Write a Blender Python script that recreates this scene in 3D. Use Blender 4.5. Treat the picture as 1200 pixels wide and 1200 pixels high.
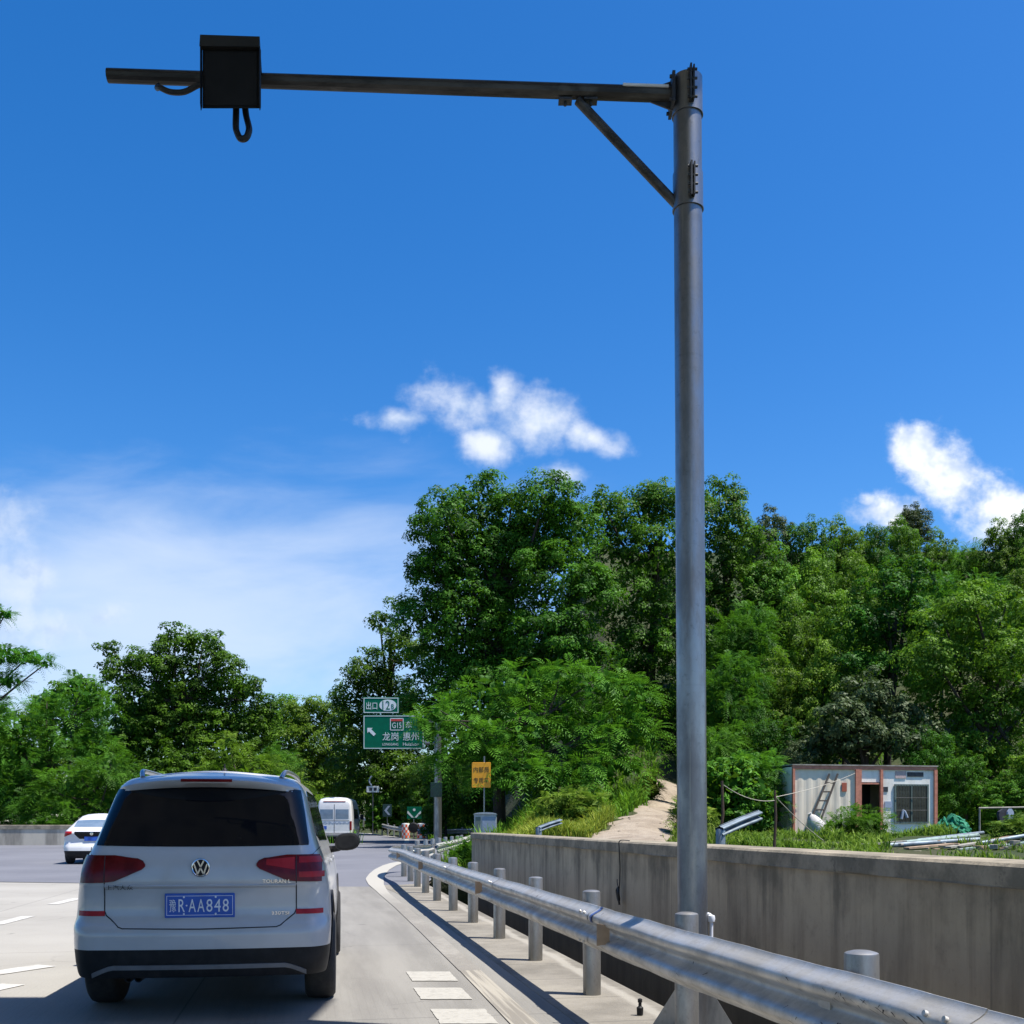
import bpy, bmesh, math, random
import numpy as np
from mathutils import Vector, Matrix

# ------------------------------------------------------------ camera, sky, sun
sc = bpy.context.scene
for o in list(bpy.data.objects):
    bpy.data.objects.remove(o)
COL = sc.collection
PXF, EYE, HOR = 1250.0, 1.35, 965.0          # focal length in photo pixels, eye height, horizon row

cam = bpy.data.cameras.new('camera')
cam.sensor_width = 36.0
cam.lens = 36.0 * PXF / 1200.0
cam.shift_y = (HOR - 600.0) / 1200.0
cam.clip_start, cam.clip_end = 0.05, 5000.0
camo = bpy.data.objects.new('camera', cam)
COL.objects.link(camo)
camo.location = (0, 0, EYE)
camo.rotation_euler = (math.radians(90), 0, 0)
sc.camera = camo

SUN_EL, SUN_AZ = math.radians(66), math.radians(104.5)    # azimuth clockwise from +Y (ahead)
SUN_DIR = Vector((math.cos(SUN_EL) * math.sin(SUN_AZ), math.cos(SUN_EL) * math.cos(SUN_AZ), math.sin(SUN_EL)))

world = bpy.data.worlds.new('World')
sc.world = world
world.use_nodes = True
wt = world.node_tree
wt.nodes.clear()


class NT:
    """small helper to write node graphs"""
    def __init__(self, tree):
        self.t = tree

    def n(self, kind, **kw):
        nd = self.t.nodes.new(kind)
        for k, v in kw.items():
            setattr(nd, k, v)
        return nd

    def put(self, sock, v):
        if isinstance(v, bpy.types.NodeSocket):
            self.t.links.new(v, sock)
        elif v is not None:
            if sock.type == 'RGBA' and len(v) == 3:
                v = (*v, 1)
            sock.default_value = v

    def m(self, op, a, b=None, c=None, clamp=False):
        nd = self.n('ShaderNodeMath', operation=op, use_clamp=clamp)
        for i, v in enumerate((a, b, c)):
            self.put(nd.inputs[i], v)
        return nd.outputs[0]

    def ramp(self, v, lo, hi, a=0.0, b=1.0, smooth=True):
        nd = self.n('ShaderNodeMapRange', interpolation_type='SMOOTHSTEP' if smooth else 'LINEAR')
        self.put(nd.inputs['Value'], v)
        nd.inputs['From Min'].default_value = lo
        nd.inputs['From Max'].default_value = hi
        nd.inputs['To Min'].default_value = a
        nd.inputs['To Max'].default_value = b
        return nd.outputs[0]

    def mix(self, f, a, b, blend='MIX'):
        nd = self.n('ShaderNodeMix', data_type='RGBA', blend_type=blend)
        self.put(nd.inputs[0], f)
        self.put(nd.inputs[6], a)
        self.put(nd.inputs[7], b)
        return nd.outputs[2]

    def noise(self, vec, scale, detail=4, rough=0.55, dist=0.0):
        nd = self.n('ShaderNodeTexNoise')
        self.put(nd.inputs['Vector'], vec)
        nd.inputs['Scale'].default_value = scale
        nd.inputs['Detail'].default_value = detail
        nd.inputs['Roughness'].default_value = rough
        nd.inputs['Distortion'].default_value = dist
        return nd.outputs['Fac']

    def mapping(self, vec, scale=(1, 1, 1), loc=(0, 0, 0), rot=(0, 0, 0)):
        nd = self.n('ShaderNodeMapping')
        self.put(nd.inputs['Vector'], vec)
        nd.inputs['Scale'].default_value = scale
        nd.inputs['Location'].default_value = loc
        nd.inputs['Rotation'].default_value = rot
        return nd.outputs[0]

    def xyz(self, vec):
        nd = self.n('ShaderNodeSeparateXYZ')
        self.put(nd.inputs[0], vec)
        return nd.outputs

    def comb(self, x, y, z):
        nd = self.n('ShaderNodeCombineXYZ')
        for i, v in enumerate((x, y, z)):
            self.put(nd.inputs[i], v)
        return nd.outputs[0]


def build_sky():
    g = NT(wt)
    sky = g.n('ShaderNodeTexSky', sky_type='NISHITA', sun_disc=False)
    sky.sun_elevation = SUN_EL
    sky.sun_rotation = SUN_AZ
    sky.altitude = 200
    sky.air_density = 1.0
    sky.dust_density = 0.7
    sky.ozone_density = 4.0
    hsv = g.n('ShaderNodeHueSaturation')
    hsv.inputs['Hue'].default_value = 0.506
    hsv.inputs['Saturation'].default_value = 1.37
    hsv.inputs['Value'].default_value = 1.47
    g.put(hsv.inputs['Color'], sky.outputs[0])
    d = g.n('ShaderNodeTexCoord').outputs['Generated']
    x, y, z = g.xyz(d)[:3]
    yy = g.m('MAXIMUM', y, 0.12)
    u = g.m('DIVIDE', x, yy)
    v = g.m('DIVIDE', z, yy)
    ahead = g.ramp(y, 0.12, 0.3)
    uv = g.comb(u, v, 0.0)
    n1 = g.noise(uv, 19.0, 8, 0.56, 0.0)
    n2 = g.noise(g.mapping(uv, (1, 1, 1), (3.1, 1.7, 0.4)), 10.0, 6, 0.55, 0.0)
    nn = g.m('ADD', g.m('MULTIPLY', n1, 0.62), g.m('MULTIPLY', n2, 0.38))

    def ell(px, py, a, b, ang=0.0):
        uc, vc = (px - 600) / PXF, (HOR - py) / PXF
        du, dv = g.m('SUBTRACT', u, uc), g.m('SUBTRACT', v, vc)
        ca, sa = math.cos(ang), math.sin(ang)
        p = g.m('ADD', g.m('MULTIPLY', du, ca), g.m('MULTIPLY', dv, sa))
        q = g.m('SUBTRACT', g.m('MULTIPLY', dv, ca), g.m('MULTIPLY', du, sa))
        p = g.m('DIVIDE', p, a / PXF)
        q = g.m('DIVIDE', q, b / PXF)
        r = g.m('SQRT', g.m('ADD', g.m('MULTIPLY', p, p), g.m('MULTIPLY', q, q)))
        return g.m('SUBTRACT', 1.0, r)

    def union(lst):
        o = lst[0]
        for e in lst[1:]:
            o = g.m('MAXIMUM', o, e)
        return o

    puffs = union([ell(540, 474, 72, 40), ell(628, 492, 68, 36), ell(692, 514, 46, 20, -0.3), ell(586, 460, 26, 38),
                   ell(474, 491, 48, 15), ell(570, 520, 42, 26), ell(664, 556, 34, 16)])
    puffr = union([ell(1072, 522, 50, 34, -0.6), ell(1125, 562, 84, 50, -0.7), ell(1176, 602, 88, 52, -0.5),
                   ell(1030, 596, 42, 24), ell(1058, 600, 30, 24), ell(1018, 588, 18, 14), ell(1240, 640, 90, 60)])
    puffl = union([ell(-10, 610, 60, 50), ell(-10, 680, 80, 60), ell(60, 738, 90, 34, 0.1), ell(120, 722, 42, 22), ell(-10, 740, 80, 60)])
    off = g.m('SUBTRACT', nn, 0.5)
    n1b = g.noise(g.mapping(uv, (1, 1, 1), (-0.010, -0.014, 0)), 19.0, 4, 0.56, 0.0)
    n1c = g.noise(uv, 19.0, 4, 0.56, 0.0)
    relief = g.ramp(g.m('SUBTRACT', n1c, n1b), -0.13, 0.10)
    wisp = g.noise(g.mapping(uv, (1, 1.3, 1), (1.3, 4.2, 2.0)), 34.0, 8, 0.62, 0.0)
    off = g.m('ADD', off, g.m('MULTIPLY', g.m('SUBTRACT', wisp, 0.5), 0.30))
    da = g.ramp(g.m('ADD', puffs, g.m('MULTIPLY', off, 3.3)), -0.15, 1.25, 0, 0.88)
    db = g.ramp(g.m('ADD', puffr, g.m('MULTIPLY', off, 3.2)), -0.10, 0.80, 0, 1.0)
    dc = g.ramp(g.m('ADD', puffl, g.m('MULTIPLY', off, 3.2)), 0.0, 1.3, 0, 0.62)
    # thin veil low on the left
    wv = g.noise(g.mapping(uv, (2.6, 8.0, 1), (0.3, 0.1, 0), (0, 0, 0.16)), 1.8, 7, 0.55, 0.3)
    veil = ell(140, 730, 560, 175, 0.05)
    dv = g.ramp(g.m('ADD', veil, g.m('MULTIPLY', g.m('SUBTRACT', wv, 0.5), 1.5)), -0.30, 1.0, 0, 0.74)
    # light/shade of the cumulus from the density towards the sun (noise only)
    shade = g.ramp(n2, 0.3, 0.62)
    white = g.mix(relief, (5.9, 6.8, 8.2), (8.1, 8.5, 9.1))
    whiteb = g.mix(relief, (5.6, 6.5, 8.1), (8.8, 9.1, 9.5))
    col = g.mix(g.m('MULTIPLY', dv, ahead), hsv.outputs[0], (6.2, 7.1, 8.6))
    col = g.mix(g.m('MULTIPLY', dc, ahead), col, g.mix(relief, (4.3, 5.2, 6.9), (6.9, 7.5, 8.4)))
    col = g.mix(g.m('MULTIPLY', da, ahead), col, white)
    col = g.mix(g.m('MULTIPLY', db, ahead), col, whiteb)
    bg = g.n('ShaderNodeBackground')
    g.put(bg.inputs['Color'], col)
    bg.inputs['Strength'].default_value = 0.075
    out = g.n('ShaderNodeOutputWorld')
    wt.links.new(bg.outputs[0], out.inputs['Surface'])


build_sky()

sun = bpy.data.lights.new('sun', 'SUN')
sun.energy = 5.0
sun.angle = math.radians(0.5)
sun.color = (1.0, 0.95, 0.87)
suno = bpy.data.objects.new('sun', sun)
COL.objects.link(suno)
suno.rotation_euler = SUN_DIR.to_track_quat('Z', 'Y').to_euler()
suno.location = SUN_DIR * 60

sc.view_settings.view_transform = 'Standard'
sc.view_settings.look = 'None'
sc.view_settings.exposure = 0.75
sc.view_settings.gamma = 1.0
sc.view_settings.use_curve_mapping = False
sc.render.engine = 'CYCLES'
sc.cycles.max_bounces = 7
sc.cycles.diffuse_bounces = 3
sc.cycles.glossy_bounces = 3
sc.cycles.transmission_bounces = 4
sc.cycles.transparent_max_bounces = 6

RNG = random.Random(7)


# ------------------------------------------------------------ helpers
def P(px, py, Y):
    return Vector(((px - 600) / PXF * Y, Y, EYE - (py - HOR) / PXF * Y))


def lerp(a, b, t):
    return a + (b - a) * t


def interp(pts, x):
    if x <= pts[0][0]:
        return pts[0][1]
    for (x0, y0), (x1, y1) in zip(pts, pts[1:]):
        if x <= x1:
            return y0 + (y1 - y0) * (x - x0) / (x1 - x0)
    return pts[-1][1]


def sm(a, b, t):
    t = min(1.0, max(0.0, (t - a) / (b - a)))
    return t * t * (3 - 2 * t)


def road_z(y):
    return 0.006 * max(0.0, y - 22.0)


def hill(x, y):
    y0 = 37 + 13 * sm(4, 12, x)
    rise = 0.117 * max(0.0, min(y, 60.0) - y0) + 0.62 * max(0.0, y - 60.0)
    rise = min(rise, 22 + 0.05 * y)
    side = sm(-3, 8, x)
    base = 0.15 + (0.70 - 0.45 * (1 - sm(24, 36, y))) * sm(-2.2, 2.5, x)
    return base + rise * side + 0.10 * math.sin(x * 0.9) * math.sin(y * 0.7) * sm(24, 40, y)


class MB:
    """collects shapes; build() links them as one mesh object"""
    def __init__(self):
        self.v, self.f, self.mi = [], [], []
        self.cur = 0

    def add(self, vs, fs, xf=None):
        k = len(self.v)
        if xf is not None:
            vs = [xf @ Vector(p) for p in vs]
        self.v.extend([tuple(p) for p in vs])
        self.f.extend([tuple(i + k for i in f) for f in fs])
        self.mi.extend([self.cur] * len(fs))
        return self

    def box(self, c, s, rz=0.0, xf=None, bev=0.0):
        hx, hy, hz = s[0] / 2, s[1] / 2, s[2] / 2
        M = Matrix.Translation(c) @ Matrix.Rotation(rz, 4, 'Z')
        if xf is not None:
            M = xf @ M
        if bev <= 0:
            vs = [(sx * hx, sy * hy, sz * hz) for sz in (-1, 1) for sy in (-1, 1) for sx in (-1, 1)]
            fs = [(0, 2, 3, 1), (4, 5, 7, 6), (0, 1, 5, 4), (2, 6, 7, 3), (0, 4, 6, 2), (1, 3, 7, 5)]
            return self.add(vs, fs, M)
        bm = bmesh.new()
        bmesh.ops.create_cube(bm, size=1)
        for q in bm.verts:
            q.co = Vector((q.co.x * s[0], q.co.y * s[1], q.co.z * s[2]))
        bmesh.ops.bevel(bm, geom=bm.edges[:], offset=bev, segments=2, affect='EDGES', profile=0.5)
        bm.verts.index_update()
        vs = [q.co.copy() for q in bm.verts]
        fs = [[q.index for q in f.verts] for f in bm.faces]
        bm.free()
        return self.add(vs, fs, M)

    def tube(self, pts, r, n=10, caps=True, closed=False):
        pts = [Vector(p) for p in pts]
        rs = r if isinstance(r, (list, tuple)) else [r] * len(pts)
        vs, fs = [], []
        m = len(pts)
        t0 = (pts[1] - pts[0]).normalized()
        ref = Vector((0, 0, 1)) if abs(t0.z) < 0.9 else Vector((1, 0, 0))
        nx = t0.cross(ref).normalized()
        for i, p in enumerate(pts):
            a = pts[(i - 1) % m] if (closed or i > 0) else p
            b = pts[(i + 1) % m] if (closed or i < m - 1) else p
            t = (b - a).normalized()
            nx = (nx - t * nx.dot(t)).normalized()
            ny = t.cross(nx)
            for k in range(n):
                an = 2 * math.pi * k / n
                vs.append(p + (nx * math.cos(an) + ny * math.sin(an)) * rs[i])
        for i in range(m if closed else m - 1):
            j = (i + 1) % m
            for k in range(n):
                k2 = (k + 1) % n
                fs.append((i * n + k, j * n + k, j * n + k2, i * n + k2)[::-1])
        if caps and not closed:
            fs.append(tuple(range(n)))
            fs.append(tuple((m - 1) * n + k for k in range(n))[::-1])
        return self.add(vs, fs)

    def lathe(self, prof, n=24, c=(0, 0, 0), xf=None):
        """profile (r, z) turned about z"""
        M = Matrix.Translation(c)
        if xf is not None:
            M = xf @ M
        vs, fs = [], []
        for r, z in prof:
            for k in range(n):
                a = 2 * math.pi * k / n
                vs.append((r * math.cos(a), r * math.sin(a), z))
        for i in range(len(prof) - 1):
            for k in range(n):
                k2 = (k + 1) % n
                fs.append((i * n + k, i * n + k2, (i + 1) * n + k2, (i + 1) * n + k))
        fs.append(tuple(range(n))[::-1])
        fs.append(tuple((len(prof) - 1) * n + k for k in range(n)))
        return self.add(vs, fs, M)

    def prism(self, poly, a, b, axis='y', xf=None):
        """polygon given in the plane across the axis, extruded from a to b"""
        n = len(poly)

        def at(p, t):
            return {'y': (p[0], t, p[1]), 'z': (p[0], p[1], t), 'x': (t, p[0], p[1])}[axis]
        vs = [at(p, a) for p in poly] + [at(p, b) for p in poly]
        fs = [tuple(range(n)), tuple(range(2 * n - 1, n - 1, -1))]
        fs += [(i, i + n, (i + 1) % n + n, (i + 1) % n) for i in range(n)]
        return self.add(vs, fs, xf)

    def grid(self, rows, flip=False):
        vs = [p for r in rows for p in r]
        n = len(rows[0])
        fs = []
        for i in range(len(rows) - 1):
            for k in range(n - 1):
                q = (i * n + k, i * n + k + 1, (i + 1) * n + k + 1, (i + 1) * n + k)
                fs.append(q[::-1] if flip else q)
        return self.add(vs, fs)

    def build(self, name, mats, parent=None, smooth=False, fix=True, angle=0.6):
        me = bpy.data.meshes.new(name)
        me.from_pydata([tuple(p) for p in self.v], [], self.f)
        for m in (mats if isinstance(mats, (list, tuple)) else [mats]):
            me.materials.append(m)
        me.polygons.foreach_set('material_index', self.mi)
        if fix:
            bm = bmesh.new()
            bm.from_mesh(me)
            bmesh.ops.recalc_face_normals(bm, faces=bm.faces[:])
            bm.to_mesh(me)
            bm.free()
        if smooth:
            me.polygons.foreach_set('use_smooth', [True] * len(me.polygons))
            try:
                me.set_sharp_from_angle(angle=angle)
            except Exception:
                pass
        me.update()
        o = bpy.data.objects.new(name, me)
        COL.objects.link(o)
        if parent is not None:
            o.parent = parent
        return o


def thing(name, label, cat, loc=(0, 0, 0), rz=0.0, group=None):
    o = bpy.data.objects.new(name, None)
    o.empty_display_size = 0.3
    COL.objects.link(o)
    o.location = loc
    o.rotation_euler = (0, 0, rz)
    o['label'] = label
    o['category'] = cat
    if group:
        o['group'] = group
    return o


def tag(o, label, cat, group=None):
    o['label'] = label
    o['category'] = cat
    if group:
        o['group'] = group
    return o


def struct(o):
    o['kind'] = 'structure'
    return o


def text_into(mb, s, size, x, z, y, width=None, extrude=0.002, align='CENTER', height=None):
    """letters standing in the xz plane, readable from -y, centred on (x, z)"""
    cu = bpy.data.curves.new('t', 'FONT')
    cu.body = s
    cu.size = size
    cu.resolution_u = 3
    cu.extrude = extrude
    ob = bpy.data.objects.new('t', cu)
    me = bpy.data.meshes.new_from_object(ob)
    vs = [q.co.copy() for q in me.vertices]
    fs = [tuple(p.vertices) for p in me.polygons]
    bpy.data.objects.remove(ob)
    bpy.data.meshes.remove(me)
    if not vs:
        return
    x0, x1 = min(q.x for q in vs), max(q.x for q in vs)
    z0, z1 = min(q.y for q in vs), max(q.y for q in vs)
    kx = width / (x1 - x0) if width else 1.0
    kz = height / (z1 - z0) if height else 1.0
    out = [((q.x - (x0 + x1) / 2) * kx + x, y - q.z, (q.y - (z0 + z1) / 2) * kz + z) for q in vs]
    mb.add(out, fs)


# ------------------------------------------------------------ materials
def mat(name, c1, c2=None, scale=3.0, rough=0.6, metal=0.0, bump=0.0, bscale=None, coat=0.0, spec=0.5, detail=5,
        stretch=(1, 1, 1), r2=None, lo=0.35, hi=0.65, emit=None):
    m = bpy.data.materials.new(name)
    m.use_nodes = True
    g = NT(m.node_tree)
    b = m.node_tree.nodes['Principled BSDF']
    pos = g.n('ShaderNodeTexCoord').outputs['Object']
    b.inputs['Roughness'].default_value = rough
    b.inputs['Metallic'].default_value = metal
    b.inputs['Coat Weight'].default_value = coat
    b.inputs['Coat Roughness'].default_value = 0.06
    b.inputs['Specular IOR Level'].default_value = spec
    c2 = c2 if c2 is not None else tuple(x * 0.88 for x in c1)
    vec = g.mapping(pos, stretch)
    f = g.ramp(g.noise(vec, scale, detail, 0.6), lo, hi)
    g.put(b.inputs['Base Color'], g.mix(f, c1, c2))
    if r2 is not None:
        g.put(b.inputs['Roughness'], g.m('ADD', g.m('MULTIPLY', f, r2 - rough), rough))
    if bump > 0:
        bn = g.n('ShaderNodeBump')
        bn.inputs['Strength'].default_value = 1.0
        bn.inputs['Distance'].default_value = bump
        g.put(bn.inputs['Height'], g.noise(vec, bscale or scale * 4, 4, 0.6))
        m.node_tree.links.new(bn.outputs[0], b.inputs['Normal'])
    if emit:
        b.inputs['Emission Color'].default_value = (*c1, 1)
        b.inputs['Emission Strength'].default_value = emit
    return m


def custom(name, fn, rough=0.8, metal=0.0, spec=0.3):
    """fn(graph, world position) -> (colour, height or None, roughness or None)"""
    m = bpy.data.materials.new(name)
    m.use_nodes = True
    g = NT(m.node_tree)
    b = m.node_tree.nodes['Principled BSDF']
    b.inputs['Roughness'].default_value = rough
    b.inputs['Metallic'].default_value = metal
    b.inputs['Specular IOR Level'].default_value = spec
    col, h, r = fn(g, g.n('ShaderNodeNewGeometry').outputs['Position'])
    g.put(b.inputs['Base Color'], col)
    if r is not None:
        g.put(b.inputs['Roughness'], r)
    if h is not None:
        bn = g.n('ShaderNodeBump')
        bn.inputs['Strength'].default_value = 1.0
        bn.inputs['Distance'].default_value = h[1]
        g.put(bn.inputs['Height'], h[0])
        m.node_tree.links.new(bn.outputs[0], b.inputs['Normal'])
    return m


ROT = math.atan(0.19)            # the road leaves the camera axis to the left


def m_concrete_road(g, p):
    q = g.mapping(p, (1, 1, 1), (0, 0, 0), (0, 0, -ROT))        # x across the lane, y along it
    x, y, z = g.xyz(q)[:3]
    big = g.noise(q, 0.35, 5, 0.6)
    fine = g.noise(q, 60, 3, 0.6)
    mid = g.noise(g.mapping(q, (3.0, 0.35, 1)), 1.0, 6, 0.6)
    col = g.mix(g.ramp(big, 0.3, 0.7), (0.345, 0.330, 0.296), (0.285, 0.272, 0.243))
    lane = g.m('MULTIPLY', g.ramp(x, -2.3, -1.2), g.ramp(x, 2.1, 2.9, 1, 0))   # the worn lane beside the rail
    col = g.mix(g.m('MULTIPLY', lane, 0.85), col, g.mix(g.ramp(mid, 0.3, 0.7), (0.235, 0.226, 0.205), (0.185, 0.178, 0.161)))
    tyre = g.m('MULTIPLY', g.ramp(g.m('ABSOLUTE', g.m('SUBTRACT', x, 0.35)), 0.1, 0.6, 1, 0), g.ramp(mid, 0.35, 0.75))
    col = g.mix(g.m('MULTIPLY', tyre, 0.35), col, (0.13, 0.12, 0.115))
    col = g.mix(g.ramp(g.noise(q, 2.4, 6, 0.7), 0.60, 0.80, 0, 0.45), col, (0.17, 0.155, 0.14))
    col = g.mix(g.ramp(fine, 0.35, 0.7, 0, 0.22), col, (0.16, 0.15, 0.14))
    vor = g.n('ShaderNodeTexVoronoi', feature='DISTANCE_TO_EDGE')
    warp = g.n('ShaderNodeMix', data_type='VECTOR')
    nz = g.n('ShaderNodeTexNoise')
    g.put(nz.inputs['Vector'], q)
    nz.inputs['Scale'].default_value = 1.7
    nz.inputs['Detail'].default_value = 6
    warp.inputs[0].default_value = 0.25
    m_ = g.t.links.new(q, warp.inputs[4])
    m_ = g.t.links.new(nz.outputs['Color'], warp.inputs[5])
    g.put(vor.inputs['Vector'], warp.outputs[1])
    vor.inputs['Scale'].default_value = 0.55
    crack = g.m('MULTIPLY', g.ramp(vor.outputs['Distance'], 0.002, 0.006, 1, 0), g.ramp(big, 0.46, 0.6))
    col = g.mix(g.m('MULTIPLY', crack, 0.28), col, (0.09, 0.083, 0.075))
    track = g.m('MULTIPLY', g.ramp(g.m('ABSOLUTE', g.m('SUBTRACT', g.m('ABSOLUTE', g.m('SUBTRACT', x, 0.35)), 0.78)), 0.05, 0.33, 1, 0), g.ramp(mid, 0.3, 0.65, 0.2, 0.8))
    col = g.mix(g.m('MULTIPLY', track, 0.35), col, (0.105, 0.10, 0.093))
    spot = g.ramp(g.noise(g.mapping(q, (1, 0.6, 1), (7, 3, 0)), 3.3, 3, 0.5), 0.70, 0.76)
    col = g.mix(g.m('MULTIPLY', spot, 0.5), col, (0.09, 0.085, 0.08))
    agg = g.noise(q, 170, 2, 0.7)
    col = g.mix(g.ramp(agg, 0.55, 0.72, 0, 0.35), col, (0.36, 0.345, 0.31))
    # slab joints and the tined grooves
    jx = g.m('ABSOLUTE', g.m('SUBTRACT', g.m('FRACT', g.m('DIVIDE', g.m('ADD', x, 0.9), 3.75)), 0.5))
    jy = g.m('ABSOLUTE', g.m('SUBTRACT', g.m('FRACT', g.m('DIVIDE', g.m('ADD', y, 1.6), 4.5)), 0.5))
    joint = g.m('MAXIMUM', g.ramp(jx, 0.4972, 0.4990), g.ramp(jy, 0.4976, 0.4990))
    col = g.mix(g.m('MULTIPLY', joint, 0.65), col, (0.10, 0.095, 0.09))
    gr = g.m('ABSOLUTE', g.m('SUBTRACT', g.m('FRACT', g.m('DIVIDE', y, 0.055)), 0.5))
    gr2 = g.m('ABSOLUTE', g.m('SUBTRACT', g.m('FRACT', g.m('DIVIDE', x, 0.06)), 0.5))
    near = g.ramp(y, 8.0, 10.5, 1, 0)
    groove = g.m('MULTIPLY', g.m('MAXIMUM', g.ramp(gr, 0.38, 0.46), g.m('MULTIPLY', g.ramp(gr2, 0.4, 0.47), 0.6)), near)
    groove = g.m('MULTIPLY', groove, g.ramp(mid, 0.25, 0.6))
    col = g.mix(g.m('MULTIPLY', groove, 0.28), col, (0.11, 0.10, 0.095))
    return col, (fine, 0.004), None


def m_shoulder(g, p):
    q = g.mapping(p, (1, 1, 1), (0, 0, 0), (0, 0, -ROT))
    x, y, z = g.xyz(q)[:3]
    n = g.noise(q, 0.9, 7, 0.65)
    col = g.mix(g.ramp(n, 0.32, 0.66), (0.255, 0.235, 0.200), (0.150, 0.138, 0.117))
    col = g.mix(g.ramp(g.noise(q, 4.0, 6, 0.7), 0.55, 0.8, 0, 0.7), col, (0.12, 0.115, 0.095))
    jy = g.m('ABSOLUTE', g.m('SUBTRACT', g.m('FRACT', g.m('DIVIDE', y, 1.0)), 0.5))
    col = g.mix(g.m('MULTIPLY', g.ramp(jy, 0.482, 0.492), 0.5), col, (0.09, 0.085, 0.075))
    pale = g.ramp(g.m('ABSOLUTE', g.m('SUBTRACT', g.m('ADD', x, g.m('MULTIPLY', g.m('SUBTRACT', n, 0.5), 0.25)), 2.42)), 0.02, 0.08, 0.7, 0)
    col = g.mix(pale, col, (0.33, 0.31, 0.27))
    return col, (g.noise(q, 40, 4, 0.6), 0.006), None


def m_asphalt(g, p):
    n = g.noise(p, 0.25, 6, 0.6)
    col = g.mix(g.ramp(n, 0.3, 0.7), (0.155, 0.158, 0.178), (0.118, 0.121, 0.14))
    col = g.mix(g.ramp(g.noise(p, 0.9, 6, 0.7), 0.6, 0.72, 0, 0.4), col, (0.075, 0.077, 0.085))
    col = g.mix(g.ramp(g.noise(p, 50, 2, 0.6), 0.4, 0.7, 0, 0.3), col, (0.23, 0.23, 0.24))
    return col, None, None


def m_wall(g, p):
    q = g.mapping(p, (1, 1, 1), (0, 0, 0), (0, 0, -ROT))
    x, y, z = g.xyz(q)[:3]
    st = g.noise(g.mapping(q, (2, 2.6, 0.30)), 1.3, 9, 0.62, 0.25)
    st2 = g.noise(g.mapping(q, (9, 12, 0.55), (3, 1, 5)), 1.0, 5, 0.6)
    big = g.noise(q, 0.55, 6, 0.6)
    blot = g.noise(q, 1.9, 7, 0.68)
    col = g.mix(g.ramp(big, 0.3, 0.7), (0.500, 0.410, 0.290), (0.370, 0.306, 0.220))
    col = g.mix(g.ramp(st, 0.42, 0.70, 0, 0.60), col, (0.135, 0.108, 0.076))
    col = g.mix(g.ramp(blot, 0.52, 0.72, 0, 0.45), col, (0.135, 0.115, 0.088))
    col = g.mix(g.ramp(st2, 0.58, 0.74, 0, 0.40), col, (0.56, 0.455, 0.315))
    col = g.mix(g.ramp(g.noise(q, 26, 5, 0.7), 0.55, 0.75, 0, 0.3), col, (0.13, 0.112, 0.085))
    jy = g.m('ABSOLUTE', g.m('SUBTRACT', g.m('FRACT', g.m('DIVIDE', y, 5.2)), 0.5))
    col = g.mix(g.m('MULTIPLY', g.ramp(jy, 0.4975, 0.4990), 0.3), col, (0.06, 0.052, 0.042))
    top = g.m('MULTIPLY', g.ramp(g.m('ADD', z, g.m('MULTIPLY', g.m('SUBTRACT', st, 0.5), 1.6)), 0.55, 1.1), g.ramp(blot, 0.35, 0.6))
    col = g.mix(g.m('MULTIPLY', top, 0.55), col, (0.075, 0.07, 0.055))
    footdark = g.ramp(g.m('ADD', z, g.m('MULTIPLY', g.m('SUBTRACT', st, 0.5), 0.9)), -0.25, 0.25, 0.82, 0)
    col = g.mix(footdark, col, (0.035, 0.033, 0.026))  # wall colour gets darker towards the bottom
    return col, (g.noise(q, 30, 5, 0.65), 0.003), None


def m_coping(g, p):
    n = g.noise(p, 3.0, 7, 0.7)
    col = g.mix(g.ramp(n, 0.33, 0.62), (0.33, 0.285, 0.215), (0.175, 0.155, 0.118))
    col = g.mix(g.ramp(g.noise(p, 14, 5, 0.7), 0.55, 0.72, 0, 0.55), col, (0.075, 0.07, 0.055))
    return col, (g.noise(p, 35, 4, 0.6), 0.006), None


def m_parapet(g, p):
    st = g.noise(g.mapping(p, (1.2, 1.2, 0.25)), 1.0, 7, 0.65)
    col = g.mix(g.ramp(st, 0.4, 0.7), (0.52, 0.47, 0.385), (0.26, 0.235, 0.195))
    return col, None, None


def m_terrain(g, p):
    n = g.noise(p, 0.5, 6, 0.65)
    col = g.mix(g.ramp(n, 0.35, 0.65), (0.022, 0.042, 0.010), (0.050, 0.052, 0.022))
    return col, (g.noise(p, 3, 4, 0.6), 0.15), None


def m_dirt(g, p):
    n = g.noise(p, 0.8, 7, 0.65)
    col = g.mix(g.ramp(n, 0.35, 0.68), (0.34, 0.285, 0.220), (0.235, 0.190, 0.142))
    col = g.mix(g.ramp(g.noise(p, 5, 5, 0.7), 0.58, 0.75, 0, 0.6), col, (0.12, 0.092, 0.065))
    return col, (g.noise(p, 3.0, 6, 0.7), 0.12), None


def m_worn_paint(g, p):
    n = g.noise(p, 9, 6, 0.7)
    big = g.noise(p, 0.7, 3, 0.5)
    far = g.ramp(g.xyz(p)[1], 16.0, 23.5)
    wear = g.m('MULTIPLY', g.ramp(g.m('ADD', g.m('MULTIPLY', n, 0.5), g.m('MULTIPLY', big, 0.5)), 0.36, 0.56, 0.55, 0.98), g.m('SUBTRACT', 1.0, far))
    col = g.mix(wear, (0.37, 0.352, 0.31), (0.205, 0.191, 0.168))
    return col, None, None


def m_paint(g, p):
    n = g.noise(p, 12, 6, 0.7)
    return g.mix(g.ramp(n, 0.46, 0.66, 0.10, 0.60), (0.385, 0.37, 0.33), (0.24, 0.228, 0.20)), None, None


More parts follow.
